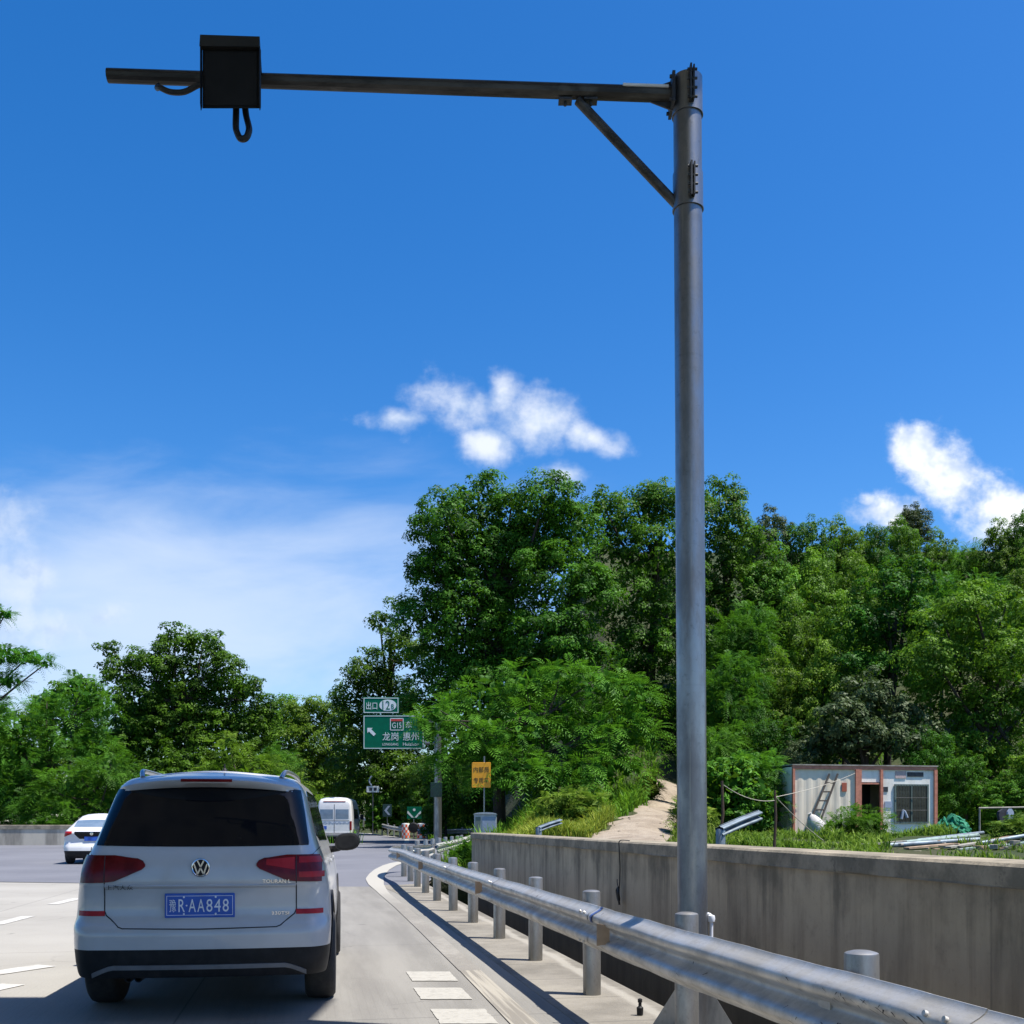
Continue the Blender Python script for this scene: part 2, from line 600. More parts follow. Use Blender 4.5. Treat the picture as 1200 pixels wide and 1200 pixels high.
def m_rumble(g, p):
    q = g.mapping(p, (1, 1, 1), (0, 0, 0), (0, 0, -ROT))
    s = g.noise(g.mapping(q, (26, 0.5, 1)), 1.0, 3, 0.5)
    return g.mix(g.ramp(s, 0.42, 0.58, 0, 0.9), (0.33, 0.305, 0.255), (0.19, 0.174, 0.148)), None, None


def m_galv(g, p):
    n = g.noise(p, 4, 7, 0.68)
    st = g.noise(g.mapping(p, (3, 3, 14)), 1.6, 6, 0.7)
    sp = g.noise(p, 38, 4, 0.7)
    col = g.mix(g.ramp(n, 0.33, 0.67), (0.60, 0.585, 0.55), (0.42, 0.405, 0.375))
    col = g.mix(g.ramp(st, 0.54, 0.74, 0, 0.55), col, (0.27, 0.24, 0.20))
    col = g.mix(g.ramp(sp, 0.56, 0.72, 0, 0.35), col, (0.25, 0.24, 0.22))
    return col, (sp, 0.0012), g.ramp(n, 0.3, 0.7, 0.42, 0.62)


def m_galvpole(g, p):
    n = g.noise(g.mapping(p, (3, 3, 0.9)), 2.2, 7, 0.68)
    rings = g.noise(g.mapping(p, (0.05, 0.05, 5)), 1.0, 5, 0.7)
    sp = g.noise(p, 24, 5, 0.72)
    drip = g.noise(g.mapping(p, (26, 26, 0.7)), 1.0, 5, 0.65)
    col = g.mix(g.ramp(n, 0.35, 0.65), (0.30, 0.305, 0.315), (0.195, 0.20, 0.21))
    col = g.mix(g.ramp(rings, 0.55, 0.70, 0, 0.35), col, (0.155, 0.16, 0.17))
    col = g.mix(g.ramp(sp, 0.55, 0.72, 0, 0.45), col, (0.13, 0.13, 0.135))
    col = g.mix(g.ramp(drip, 0.60, 0.74, 0, 0.5), col, (0.44, 0.42, 0.37))
    return col, (sp, 0.0008), g.ramp(n, 0.3, 0.7, 0.28, 0.46)


def m_post(g, p):
    n = g.noise(g.mapping(p, (4, 4, 1.5)), 2.5, 7, 0.68)
    low = g.ramp(g.m('ADD', g.xyz(p)[2], g.m('MULTIPLY', n, 0.3)), 0.1, 0.5, 0.55, 0)
    col = g.mix(g.ramp(n, 0.33, 0.67), (0.38, 0.375, 0.36), (0.25, 0.245, 0.235))
    col = g.mix(low, col, (0.17, 0.15, 0.12))
    col = g.mix(g.ramp(g.noise(p, 30, 4, 0.7), 0.56, 0.72, 0, 0.4), col, (0.16, 0.15, 0.14))
    return col, None, g.ramp(n, 0.3, 0.7, 0.36, 0.52)


def m_arm(g, p):
    n = g.noise(g.mapping(p, (0.9, 5, 5)), 2.0, 6, 0.7)
    col = g.mix(g.ramp(n, 0.36, 0.62), (0.085, 0.080, 0.075), (0.038, 0.036, 0.034))
    col = g.mix(g.ramp(g.noise(p, 2.5, 4, 0.6), 0.58, 0.7, 0, 0.6), col, (0.14, 0.135, 0.125))
    return col, None, None


M = {}
M['concrete'] = custom('road_concrete', m_concrete_road, 0.85)
M['shoulder'] = custom('shoulder_concrete', m_shoulder, 0.9)
M['asphalt'] = custom('asphalt', m_asphalt, 0.8)
M['wall'] = custom('stained_wall_concrete', m_wall, 0.88)
M['coping'] = custom('coping_concrete', m_coping, 0.9)
M['parapet'] = custom('parapet_concrete', m_parapet, 0.9)
M['terrain'] = custom('terrain_soil', m_terrain, 0.95)
M['dirt'] = custom('dirt_track', m_dirt, 0.95)
M['worn'] = custom('worn_road_paint', m_worn_paint, 0.7)
M['paint'] = custom('road_paint', m_paint, 0.7)
M['rumble'] = custom('streaked_paint', m_rumble, 0.7)
M['galv'] = custom('galvanised_steel', m_galv, 0.42, 0.62)
M['galvpole'] = custom('galvanised_pole', m_galvpole, 0.42, 0.85)
M['galvpost'] = custom('galvanised_post', m_post, 0.45, 0.72)
M['arm'] = custom('weathered_arm_steel', m_arm, 0.5, 0.55)
M['galvdark'] = mat('dark_steel', (0.06, 0.065, 0.075), (0.035, 0.037, 0.04), 8, 0.5, 0.5)
M['dash'] = mat('lane_dash_paint', (0.52, 0.51, 0.48), (0.40, 0.385, 0.35), 6, 0.7)
M['boxdark'] = mat('dark_housing', (0.014, 0.014, 0.015), (0.009, 0.009, 0.010), 3, 0.6, 0.0, spec=0.2)
M['boxhood'] = mat('hood_housing', (0.034, 0.033, 0.031), (0.024, 0.024, 0.023), 3, 0.6, spec=0.2)
M['black'] = mat('black_plastic', (0.012, 0.012, 0.013), (0.019, 0.019, 0.020), 12, 0.55, spec=0.22)
M['cable'] = mat('black_cable', (0.010, 0.010, 0.011), None, 12, 0.55)
M['rubber'] = mat('tyre_rubber', (0.017, 0.017, 0.018), (0.030, 0.029, 0.028), 14, 0.85, bump=0.003)
M['white_car'] = mat('white_car_paint', (0.50, 0.50, 0.50), (0.45, 0.45, 0.45), 2.5, 0.32, coat=0.7)
M['white_van'] = mat('white_van_paint', (0.66, 0.66, 0.66), (0.60, 0.60, 0.60), 2.5, 0.35, coat=0.5)
M['glass'] = mat('tinted_glass', (0.006, 0.007, 0.009), (0.008, 0.009, 0.011), 1.5, 0.05, spec=0.28)
M['glass_sky'] = mat('van_glass', (0.16, 0.21, 0.27), (0.12, 0.17, 0.23), 2, 0.08, spec=0.7)  # sky reflection is put into the pale blue base colour
M['lamp'] = mat('dark_red_lens', (0.17, 0.008, 0.010), (0.10, 0.004, 0.005), 9, 0.2, spec=0.25)
M['lamp2'] = mat('red_lens', (0.42, 0.018, 0.018), (0.34, 0.010, 0.010), 9, 0.22, spec=0.25)
M['chrome'] = mat('chrome', (0.75, 0.76, 0.78), (0.66, 0.67, 0.69), 6, 0.12, 1.0)
M['alu'] = mat('alloy_rim', (0.45, 0.46, 0.48), None, 6, 0.3, 0.9)
M['seam'] = mat('panel_gap', (0.03, 0.03, 0.032), None, 6, 0.8)
M['plate'] = mat('plate_blue', (0.022, 0.10, 0.46), (0.018, 0.085, 0.40), 8, 0.4)
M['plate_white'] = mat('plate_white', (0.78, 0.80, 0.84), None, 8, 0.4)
M['greysilver'] = mat('silver_trim', (0.20, 0.20, 0.205), (0.15, 0.15, 0.155), 5, 0.45, 0.2)
M['sign_green'] = mat('sign_green', (0.001, 0.140, 0.072), (0.002, 0.120, 0.064), 3, 0.7, spec=0.1)
M['sign_white'] = mat('sign_white', (0.75, 0.78, 0.76), (0.66, 0.69, 0.67), 4, 0.5)
M['sign_red'] = mat('sign_red', (0.60, 0.05, 0.04), None, 4, 0.5)
M['sign_orange'] = mat('sign_orange', (0.82, 0.36, 0.014), (0.74, 0.32, 0.014), 3, 0.5)
M['sign_black'] = mat('sign_black', (0.03, 0.018, 0.01), None, 4, 0.6)
M['cheq_orange'] = mat('orange_sheeting', (0.78, 0.115, 0.035), (0.66, 0.10, 0.035), 5, 0.5)
M['cabinet'] = mat('cabinet_steel', (0.42, 0.45, 0.48), (0.34, 0.37, 0.40), 5, 0.4, 0.4)
M['cabin_white'] = mat('cabin_panel', (0.84, 0.80, 0.73), (0.64, 0.60, 0.52), 2.2, 0.6, stretch=(1, 1, 0.35), lo=0.45, hi=0.75)
M['cabin_left'] = mat('cabin_old_panel', (0.74, 0.66, 0.53), (0.54, 0.46, 0.35), 2.0, 0.65, stretch=(1, 1, 0.3), lo=0.45, hi=0.75)
M['cabin_orange'] = mat('cabin_orange_frame', (0.56, 0.22, 0.14), (0.42, 0.16, 0.10), 6, 0.6)
M['dark_room'] = mat('dark_interior', (0.010, 0.010, 0.010), None, 3, 0.9)
M['window_glass'] = mat('old_window_glass', (0.015, 0.02, 0.02), (0.03, 0.037, 0.035), 6, 0.1)
M['window_frame'] = mat('green_grey_frame', (0.12, 0.16, 0.14), None, 8, 0.5)
M['board_dark'] = mat('dark_green_board', (0.012, 0.05, 0.045), (0.010, 0.035, 0.032), 4, 0.5)
M['rust'] = mat('rusty_steel', (0.070, 0.040, 0.024), (0.040, 0.026, 0.018), 12, 0.85)
M['wood'] = mat('old_wood', (0.05, 0.042, 0.036), (0.03, 0.025, 0.02), 6, 0.85, stretch=(1, 1, 0.3))
M['rope'] = mat('pale_rope', (0.45, 0.41, 0.34), None, 10, 0.9)
M['sack'] = mat('white_sack', (0.55, 0.54, 0.52), (0.42, 0.40, 0.37), 7, 0.85)
M['net'] = mat('green_net', (0.012, 0.24, 0.12), (0.008, 0.13, 0.07), 6, 0.8)
M['bluegrey'] = mat('blue_grey_scrap', (0.20, 0.25, 0.29), (0.12, 0.145, 0.165), 4, 0.5, 0.4)
M['paleboard'] = mat('pale_board', (0.34, 0.32, 0.275), (0.20, 0.18, 0.145), 4, 0.8)
M['mintboard'] = mat('mint_board', (0.25, 0.34, 0.31), (0.17, 0.22, 0.20), 4, 0.7)
M['tanboard'] = mat('tan_board', (0.42, 0.30, 0.20), (0.28, 0.20, 0.13), 4, 0.85)
M['cloth_dark'] = mat('dark_cloth', (0.02, 0.022, 0.035), (0.04, 0.045, 0.06), 6, 0.9)
M['cloth_pale'] = mat('pale_cloth', (0.30, 0.36, 0.46), None, 6, 0.9)
M['bark'] = mat('bark', (0.055, 0.043, 0.031), (0.030, 0.024, 0.018), 5, 0.9, stretch=(1, 1, 0.25), bump=0.02)
M['bluetape'] = mat('blue_tape', (0.06, 0.11, 0.30), None, 8, 0.6)
M['scuff'] = mat('black_scuff', (0.02, 0.02, 0.022), None, 8, 0.8)
M['pinkpaper'] = mat('faded_pink_notice', (0.55, 0.40, 0.38), (0.45, 0.36, 0.34), 9, 0.8)
M['redpaper'] = mat('red_notice', (0.36, 0.09, 0.05), None, 9, 0.8)


def leaf_mat(name, c_dark, c_light, trans, rough=0.52, tw=0.30):
    m = bpy.data.materials.new(name)
    m.use_nodes = True
    g = NT(m.node_tree)
    b = m.node_tree.nodes['Principled BSDF']
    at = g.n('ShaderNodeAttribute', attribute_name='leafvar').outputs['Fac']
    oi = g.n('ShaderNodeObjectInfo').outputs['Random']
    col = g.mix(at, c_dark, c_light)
    hs = g.n('ShaderNodeHueSaturation')
    g.put(hs.inputs['Hue'], g.m('ADD', g.m('MULTIPLY', oi, 0.045), 0.475))
    g.put(hs.inputs['Value'], g.m('ADD', g.m('MULTIPLY', g.m('FRACT', g.m('MULTIPLY', oi, 7.3)), 0.50), 0.74))
    hs.inputs['Saturation'].default_value = 1.0
    g.put(hs.inputs['Color'], col)
    g.put(b.inputs['Base Color'], hs.outputs[0])
    b.inputs['Roughness'].default_value = rough
    b.inputs['Specular IOR Level'].default_value = 0.13
    tr = g.n('ShaderNodeBsdfTranslucent')
    g.put(tr.inputs['Color'], g.mix(at, tuple(x * 0.6 for x in trans), trans))
    mx = g.n('ShaderNodeMixShader')
    mx.inputs[0].default_value = tw
    out = m.node_tree.nodes['Material Output']
    m.node_tree.links.new(b.outputs[0], mx.inputs[1])
    m.node_tree.links.new(tr.outputs[0], mx.inputs[2])
    m.node_tree.links.new(mx.outputs[0], out.inputs['Surface'])
    return m


M['leaf_deep'] = leaf_mat('glossy_dark_leaf', (0.011, 0.043, 0.004), (0.088, 0.220, 0.014), (0.13, 0.32, 0.016))
M['leaf_mid'] = leaf_mat('mid_green_leaf', (0.020, 0.068, 0.005), (0.140, 0.290, 0.022), (0.21, 0.42, 0.024))
M['leaf_feather'] = leaf_mat('feathery_leaf', (0.024, 0.092, 0.007), (0.098, 0.250, 0.020), (0.15, 0.38, 0.022))
M['leaf_grey'] = leaf_mat('pale_grey_leaf', (0.022, 0.048, 0.012), (0.130, 0.160, 0.068), (0.10, 0.16, 0.04), 0.5, 0.22)
M['leaf_yellow'] = leaf_mat('yellow_green_grass', (0.11, 0.18, 0.016), (0.29, 0.31, 0.045), (0.26, 0.33, 0.03), 0.6)
M['leaf_grass'] = leaf_mat('fresh_grass', (0.06, 0.135, 0.012), (0.18, 0.26, 0.034), (0.19, 0.33, 0.03), 0.6)


# ------------------------------------------------------------ the setting: ground, roads, shoulder
def sheet(name, poly, z, m, zf=None, skirt=None):
    """flat polygon sheet, optionally with a skirt down to a depth along its outline"""
    mb = MB()
    vs = [(x, y, (zf(x, y) if zf else z)) for x, y in poly]
    mb.add(vs, [tuple(range(len(vs)))])
    if skirt is not None:
        n = len(vs)
        low = [(x, y, skirt) for x, y, _ in vs]
        mb.add(vs + low, [(i, (i + 1) % n, (i + 1) % n + n, i + n) for i in range(n)])
    return struct(mb.build(name, m))


def xr(y, off):                  # a line parallel to the road, off metres to the right of the post line
    return 2.226 - 0.19 * y + off


gmb = MB()
gmb.add([(-2500, -400, -1.1), (2500, -400, -1.1), (2500, 4000, -1.1), (-2500, 4000, -1.1)], [(0, 1, 2, 3)])
struct(gmb.build('ground', M['terrain']))

# joint between the concrete apron and the asphalt
CL, CR = (-60.0, 34.6), (-3.32, 22.8)
sheet('concrete_road', [(-60, -20), (xr(-20, -0.25), -20), (xr(22.8, -0.25), 22.8), (-3.32, 22.85), CL], 0.0, M['concrete'], skirt=-1.0)
sheet('shoulder', [(xr(-20, -0.42), -20), (xr(-20, 0.38), -20), (xr(10, 0.38), 10), (xr(24.2, 0.38), 24.2), (-1.95, 25), (-1.9, 46), (-2.6, 46),
                   (-2.95, 38), (-3.3, 35.2), (-3.58, 32.5), (-3.36, 27.7), (-2.98, 23.6), (xr(20.3, -0.42) - .1, 20.3), (xr(16.9, -0.42), 16.9)], 0.004, M['shoulder'], skirt=-1.09)

amb = MB()
# asphalt beyond the joint, rising gently
right = [(22.8, -3.0), (24, -1.92), (30, -1.92), (40, -1.92), (55, -1.92), (66, -1.92), (69, -4.2), (72, -6.6), (75, -7.3), (82, -9.2), (90, -11.3),
         (100, -14.0), (112, -18.0), (130, -34.0)]
left = [(33.5, -56.0), (40, -56), (53.5, -46), (54, -40), (56.6, -30), (57.4, -15.8), (66, -16.4), (75, -17.2), (82, -18.4), (90, -20), (100, -22.5), (112, -27), (130, -48)]
ys = [22.8, 24, 27, 30, 34, 40, 46, 52, 54, 56.6, 58, 62, 66, 69, 72, 75, 82, 90, 100, 112, 130]
rows = []
for y in ys:
    xl = interp(left, y) if y >= 33.5 else interp([(22.8, -3.5), (33.5, -56.0)], y)
    xrr = interp(right, y)
    rows.append([(lerp(xl, xrr, t / 12), y, road_z(y) - 0.004) for t in range(13)])
amb.grid(rows)
struct(amb.build('asphalt_road', M['asphalt']))

vmb = MB()
rows = []
for i in range(46):
    y = 30 + i * 5.0
    rows.append([(x, y, road_z(y) - 0.12 + (0.10 * math.sin(x * .4) * math.sin(y * .3) if y > 62 else 0)) for x in np.linspace(-190, 2, 40)])
vmb.grid(rows)
struct(vmb.build('verge', M['terrain']))

hm = MB()
HY = [3, 6, 9, 12, 15, 18, 21, 24.2, 24.4, 27, 30, 33, 36, 38, 40, 43, 46, 49, 52, 55, 58, 60, 63, 66, 68, 70, 72, 75, 80, 85, 90, 100, 112, 130, 150, 180, 220, 260]
rows = []
for y in HY:
    if y < 24.3:
        xl = 3.7 + 0.45 - 0.19 * y
    else:
        xl = interp([(24.4, -1.85), (66, -1.85), (69, -5.0), (72, -6.5), (75, -7.2), (82, -9.1), (90, -11.2), (100, -13.9), (112, -17.9), (130, -33.9), (150, -60), (260, -150)], y)
    row = []
    for t in np.linspace(0, 1, 60):
        x = xl + (150 - xl) * t ** 1.7
        row.append((x, y, hill(x, y)))
    rows.append(row)
hm.grid(rows)
# the near-left edge of the hillside drops to the ditch / road
hm.add([(r[0][0], r[0][1], r[0][2]) for r in rows] + [(r[0][0], r[0][1], -1.0) for r in rows],
       [(i, i + 1, i + 1 + len(rows), i + len(rows)) for i in range(len(rows) - 1)])
struct(hm.build('hillside', M['terrain'], smooth=False))

# the dirt track climbing beside the bushes
tr = [(30, 2.75, 1.7), (37, 4.25, 1.75), (41, 5.1, 1.7), (45, 5.95, 1.55), (50, 7.0, 1.35), (55, 7.9, 1.1), (60, 8.7, 0.9), (66, 9.6, 0.8), (72, 11.0, 0.8)]
rows = []
for i in range(29):
    y = lerp(30, 62, i / 28)
    c = interp([(a, b) for a, b, _ in tr], y)
    w = interp([(a, b) for a, _, b in tr], y) * (1 + 0.10 * math.sin(i * 1.9))
    rows.append([(c + w * s + 0.12 * math.sin(i * 2.3 + s * 3), y, hill(c + w * s, y) + 0.10 - 0.14 * abs(s) ** 3 + 0.03 * math.sin(i * 1.7 + s * 5)) for s in np.linspace(-1, 1, 11)])
tm = MB()
tm.grid(rows)
struct(tm.build('path', M['dirt'], smooth=True))

sm2 = MB()
rj = random.Random(21)
for i in range(90):
    y = rj.uniform(31, 60)
    c = interp([(a, b) for a, b, _ in tr], y)
    w = interp([(a, b) for a, _, b in tr], y)
    u_ = rj.uniform(-1.05, 1.05)
    u_ = math.copysign(abs(u_) ** 0.6, u_)
    r_ = rj.uniform(0.02, 0.07)
    x = c + u_ * w
    k0 = len(sm2.v)
    bmx = bmesh.new()
    bmesh.ops.create_icosphere(bmx, subdivisions=1, radius=r_)
    bmx.verts.index_update()
    sm2.add([(q.co.x * rj.uniform(.7, 1.3) + x, q.co.y * rj.uniform(.7, 1.3) + y, q.co.z * 0.6 + hill(x, y) + 0.09 - 0.12 * abs(u_) ** 3) for q in bmx.verts], [[q.index for q in f.verts] for f in bmx.faces])
    bmx.free()
so_ = sm2.build('gravel', M['dirt'])
so_['kind'] = 'stuff'
so_['label'] = 'loose stones scattered along the pale dirt track'

# painted markings, each a few millimetres above its road
EDGE = [(xr(-2, -0.98), -2.0), (xr(3, -0.94), 3.0), (xr(7.18, -0.78), 7.18), (xr(9.75, -0.755), 9.75), (xr(13, -0.75), 13), (-1.74, 16.9), (-2.42, 20.3), (-2.98, 23.4), (-3.30, 25.6),
        (-3.50, 27.7), (-3.66, 30), (-3.74, 32.5), (-3.70, 34.2), (-3.50, 35.6), (-3.2, 36.6)]


def ribbon(name, pts, w, z, m, y0=-99, y1=999, wf=None):
    rows = []
    pts = [p for p in pts if y0 <= p[1] <= y1]
    dense = []
    for a, b in zip(pts, pts[1:]):
        for t in range(4):
            dense.append((lerp(a[0], b[0], t / 4), lerp(a[1], b[1], t / 4)))
    dense.append(pts[-1])
    for i, (x, y) in enumerate(dense):
        a, b = dense[max(0, i - 1)], dense[min(len(dense) - 1, i + 1)]
        tx, ty = b[0] - a[0], b[1] - a[1]
        L = math.hypot(tx, ty)
        nx, ny = ty / L, -tx / L
        ww = wf(y) if wf else w
        rows.append([(x + nx * ww / 2 * s, y + ny * ww / 2 * s, z + road_z(y)) for s in (-1, 1)])
    mb = MB()
    mb.grid(rows)
    return struct(mb.build(name, m))


ribbon('edge_line', EDGE, 0.2, 0.008, M['worn'], 9.7, 60, wf=lambda y: 0.20 + 0.22 * sm(20, 26, y))
ribbon('rumble_line', EDGE, 0.19, 0.008, M['rumble'], -5, 9.9)
RDV = Vector((-0.187, 0.982, 0))
for y0, x0 in ((9.4, -0.71), (8.45, -0.555), (7.45, -0.34), (6.45, -0.15), (5.45, 0.04)):
    mb = MB()
    l2 = 0.29
    rj = random.Random(int(y0 * 100))
    ring = []
    for (ax, ay), (bx, by) in (((-1, -1), (1, -1)), ((1, -1), (1, 1)), ((1, 1), (-1, 1)), ((-1, 1), (-1, -1))):
        for t in range(12):
            u_, v_ = lerp(ax, bx, t / 12), lerp(ay, by, t / 12)
            k = 1 - abs(rj.gauss(0, 0.018))
            ring.append((x0 + 0.20 * u_ * k - 0.19 * l2 * v_, y0 + l2 * v_ * k, 0.006))
    mb.add([(x0, y0, 0.006)] + ring, [(0, i + 1, (i + 1) % len(ring) + 1) for i in range(len(ring))])
    struct(mb.build('road_marking', M['paint']))
for px0, py0, px1, py1, h in ((62, 1060, 92, 1053, .13), (-6, 1084, 33, 1074, .13), (-20, 1143, 55, 1132, .17), (-40, 1166, 16, 1154, .15), (150, 1040, 176, 1035, .13)):
    a, b = [((px - 600) / PXF * (EYE * PXF / (py - HOR)), EYE * PXF / (py - HOR)) for px, py in ((px0, py0), (px1, py1))]
    ribbon('road_marking', [a, b], h * 1.5, 0.006, M['dash'])
# a white line and pale worn kerb at the far gore
ribbon('edge_line', [(-15.0, 57.5), (-15.6, 66), (-16.5, 75), (-19.2, 90)], 0.2, 0.0, M['paint'])
ribbon('gore_marking', [(-6.0, 60.5), (-6.3, 64), (-7.0, 71), (-8.9, 80), (-13.2, 98)], 0.3, 0.0, M['paint'])
ribbon('gore_marking', [(-9.6, 61.5), (-5.0, 60.5)], 0.9, 0.004, M['paint'])


# ------------------------------------------------------------ walls
def wall_along(name, label, cat, a, b, zt, zb, th, m, mc=None, cap=0.13, over=0.03, seg=14):
    """wall from a to b (front face on the left of its direction), with an overhanging coping"""
    a, b = Vector((*a, 0)), Vector((*b, 0))
    d = (b - a).normalized()
    n = Vector((d.y, -d.x, 0))                    # to the right of the direction: the wall's thickness
    root = thing(name, label, cat, a)
    w = MB()
    L = (b - a).length
    ph = zt if callable(zt) else (lambda t: zt)
    for i in range(seg):
        t0, t1 = i / seg, (i + 1) / seg
        p0, p1 = d * L * t0, d * L * t1
        h0, h1 = ph(t0) - cap, ph(t1) - cap
        q = [p0 + Vector((0, 0, zb)), p1 + Vector((0, 0, zb)), p1 + Vector((0, 0, h1)), p0 + Vector((0, 0, h0))]
        w.add(q, [(0, 1, 2, 3)])
        q2 = [v + n * th for v in q]
        w.add(q2, [(3, 2, 1, 0)])
    p1, p0 = d * L, Vector((0, 0, 0))
    for p, h in ((p0, ph(0)), (p1, ph(1))):
        w.add([p + Vector((0, 0, zb)), p + n * th + Vector((0, 0, zb)), p + n * th + Vector((0, 0, h - cap)), p + Vector((0, 0, h - cap))], [(0, 1, 2, 3)])
    w.build('wall_panel', m, root, fix=False)
    c = MB()
    rr = random.Random(5)
    for i in range(seg * 3):
        t0, t1 = i / (seg * 3), (i + 1) / (seg * 3)
        row0, row1 = [], []
        for (t, row) in ((t0, row0), (t1, row1)):
            p = d * L * t
            z = ph(t)
            jit = 0.006 * math.sin(t * 90) + 0.005 * math.sin(t * 211)
            prof = [(-over + 0.0, -cap), (-over + jit, -cap + 0.012), (-over + jit, -0.018), (-over + 0.02 + jit, 0.0), (th + over - 0.02, 0.0), (th + over, -0.02), (th + over, -cap), (-over, -cap)]
            row.extend([p + n * o + Vector((0, 0, z + hz)) for o, hz in prof])
        c.grid([row0, row1])
    for t in (0, 1):
        p = d * L * t
        z = ph(t)
        c.add([p + n * o + Vector((0, 0, z + hz)) for o, hz in [(-over, -cap), (-over, -0.018), (-over + 0.02, 0), (th + over - 0.02, 0), (th + over, -0.02), (th + over, -cap)]], [(0, 1, 2, 3, 4, 5)])
    c.build('coping', mc or m, root)
    return root


WX = 3.70                                           # wall face: x = WX - 0.19 y
wall_along('concrete_wall', 'long stained grey concrete wall with overhanging coping behind the silver guardrail', 'wall',
           (WX - 0.19 * 1.0, 1.0), (WX - 0.19 * 24.3, 24.3), 1.14, -1.1, 0.42, M['wall'], M['coping'])
wall_along('parapet_wall', 'low pale concrete parapet with dark top along the far side of the asphalt', 'wall',
           (-48, 54.2), (-30, 56.4), lambda t: 1.07 + 0.2, 0.0, 0.3, M['parapet'], M['coping'], 0.22, 0.03)
wall_along('parapet_wall', 'low concrete parapet continuing behind the small white car to the bend', 'wall',
           (-29.9, 56.42), (-15.6, 57.2), lambda t: 1.27, 0.0, 0.3, M['parapet'], M['coping'], 0.22, 0.03)


# ------------------------------------------------------------ guardrails
def wprofile(hh=0.31, depth=0.082):
    pr = []
    for i in range(25):
        t = i / 24
        c = 0.5 - 0.5 * math.cos(2 * math.pi * 2 * t)
        c = min(1.0, c * 1.18) if c > 0 else 0
        pr.append((depth * c, hh * (0.5 - t)))
    return pr


def smooth_path(pts, n=8):
    """Catmull-Rom through pts"""
    out = []
    P_ = [Vector(p) for p in pts]
    for i in range(len(P_) - 1):
        p0, p1, p2, p3 = P_[max(0, i - 1)], P_[i], P_[i + 1], P_[min(len(P_) - 1, i + 2)]
        for k in range(n):
            t = k / n
            out.append(0.5 * ((2 * p1) + (p2 - p0) * t + (2 * p0 - 5 * p1 + 4 * p2 - p3) * t * t + (3 * p1 - p0 - 3 * p2 + p3) * t ** 3))
    out.append(P_[-1])
    return out


def beam(mb, path, side=-1.0, hh=0.31, depth=0.082, wob=0.0, th=0.004, part=None):
    """W beam along path; its hump points to the left (side=-1) or the right (+1) of the direction"""
    pr = wprofile(hh, depth)[:part]
    rows = []
    for i, p in enumerate(path):
        a, b = path[max(0, i - 1)], path[min(len(path) - 1, i + 1)]
        t = (b - a)
        t.z = 0
        t.normalize()
        n = Vector((t.y, -t.x, 0)) * side
        dz = wob * (math.sin(i * 0.63) + 0.6 * math.sin(i * 1.7 + 1))
        dn = wob * 1.2 * math.sin(i * 0.9 + 2)
        rows.append([p + n * (d + dn) + Vector((0, 0, z + dz)) for d, z in pr])
    mb.grid(rows)
    rows2 = [[q + Vector((0, 0, 0.0)) for q in r] for r in rows]
    for r, p, i in zip(rows2, path, range(len(path))):
        a, b = path[max(0, i - 1)], path[min(len(path) - 1, i + 1)]
        t = (b - a).normalized()
        n = Vector((t.y, -t.x, 0)) * side
        for k in range(len(r)):
            r[k] = r[k] - n * th
    mb.grid(rows2, flip=True)
    mb.grid([[r[0] for r in rows], [r[0] for r in rows2]])
    mb.grid([[r[-1] for r in rows], [r[-1] for r in rows2]])


def post_mesh(mb, h, r=0.07, n=20):
    mb.lathe([(r, -0.25), (r, h - 0.012), (r - 0.002, h - 0.004), (r - 0.010, h), (r * 0.55, h + 0.006), (0.001, h + 0.009)], n)


ROOT_RAIL = thing('guardrail', 'silver guardrail on round posts running along the stained concrete wall', 'guardrail', (0, 0, 0))
RZ = 0.605
front = [(xr(y, -0.165), y, RZ) for y in (-3, 0, 2, 3, 4, 5, 6, 7, 8, 10, 12, 14, 16, 18, 20, 22, 24)]
front = [(x + 0.10 * (1 - sm(3, 6.8, y)) + 0.10 * sm(18, 27, y), y, z + road_z(y) * 0.5) for x, y, z in front] + [(-2.90, 26.0, RZ), (-3.06, 27.2, RZ), (-3.06, 28.1, RZ), (-2.86, 28.75, RZ), (-2.52, 28.9, RZ), (-2.30, 29.5, RZ), (-2.25, 31, RZ)]
fpath = smooth_path(front, 8)
bm_ = MB()
beam(bm_, fpath, -1.0, wob=0.0018)
bm_.build('beam', M['galv'], ROOT_RAIL, smooth=True, fix=False, angle=1.2)
pm = MB()
post_mesh(pm, 0.82)
first = None
PY = [2.3, 4.4, 6.3, 8.4, 10.5, 12.5, 14.5, 16.5, 18.6, 20.7, 22.7, 24.7, 26.7]
for y in PY:
    x = xr(y, 0.0) + 0.14 * sm(18, 27, y) + 0.08 * (1 - sm(3, 6.8, y))
    if first is None:
        first = pm.build('post', M['galvpost'], ROOT_RAIL, smooth=True)
        po = first
    else:
        po = first.copy()
        COL.objects.link(po)
        po.parent = ROOT_RAIL
    po.location = (x, y, 0)
    po.rotation_euler = (RNG.uniform(-.008, .008), RNG.uniform(-.008, .008), RNG.uniform(0, 6))
    sb = MB()
    sb.box((xr(y, -0.116) + 0.14 * sm(18, 27, y) + 0.08 * (1 - sm(3, 6.8, y)), y, RZ), (0.09, 0.10, 0.20), ROT)
    sb.build('spacer_block', M['galv'], ROOT_RAIL)


def on_rail(y):
    return Vector((xr(y, -0.165) + 0.10 * (1 - sm(3, 6.8, y)) + 0.10 * sm(18, 27, y), y, RZ))


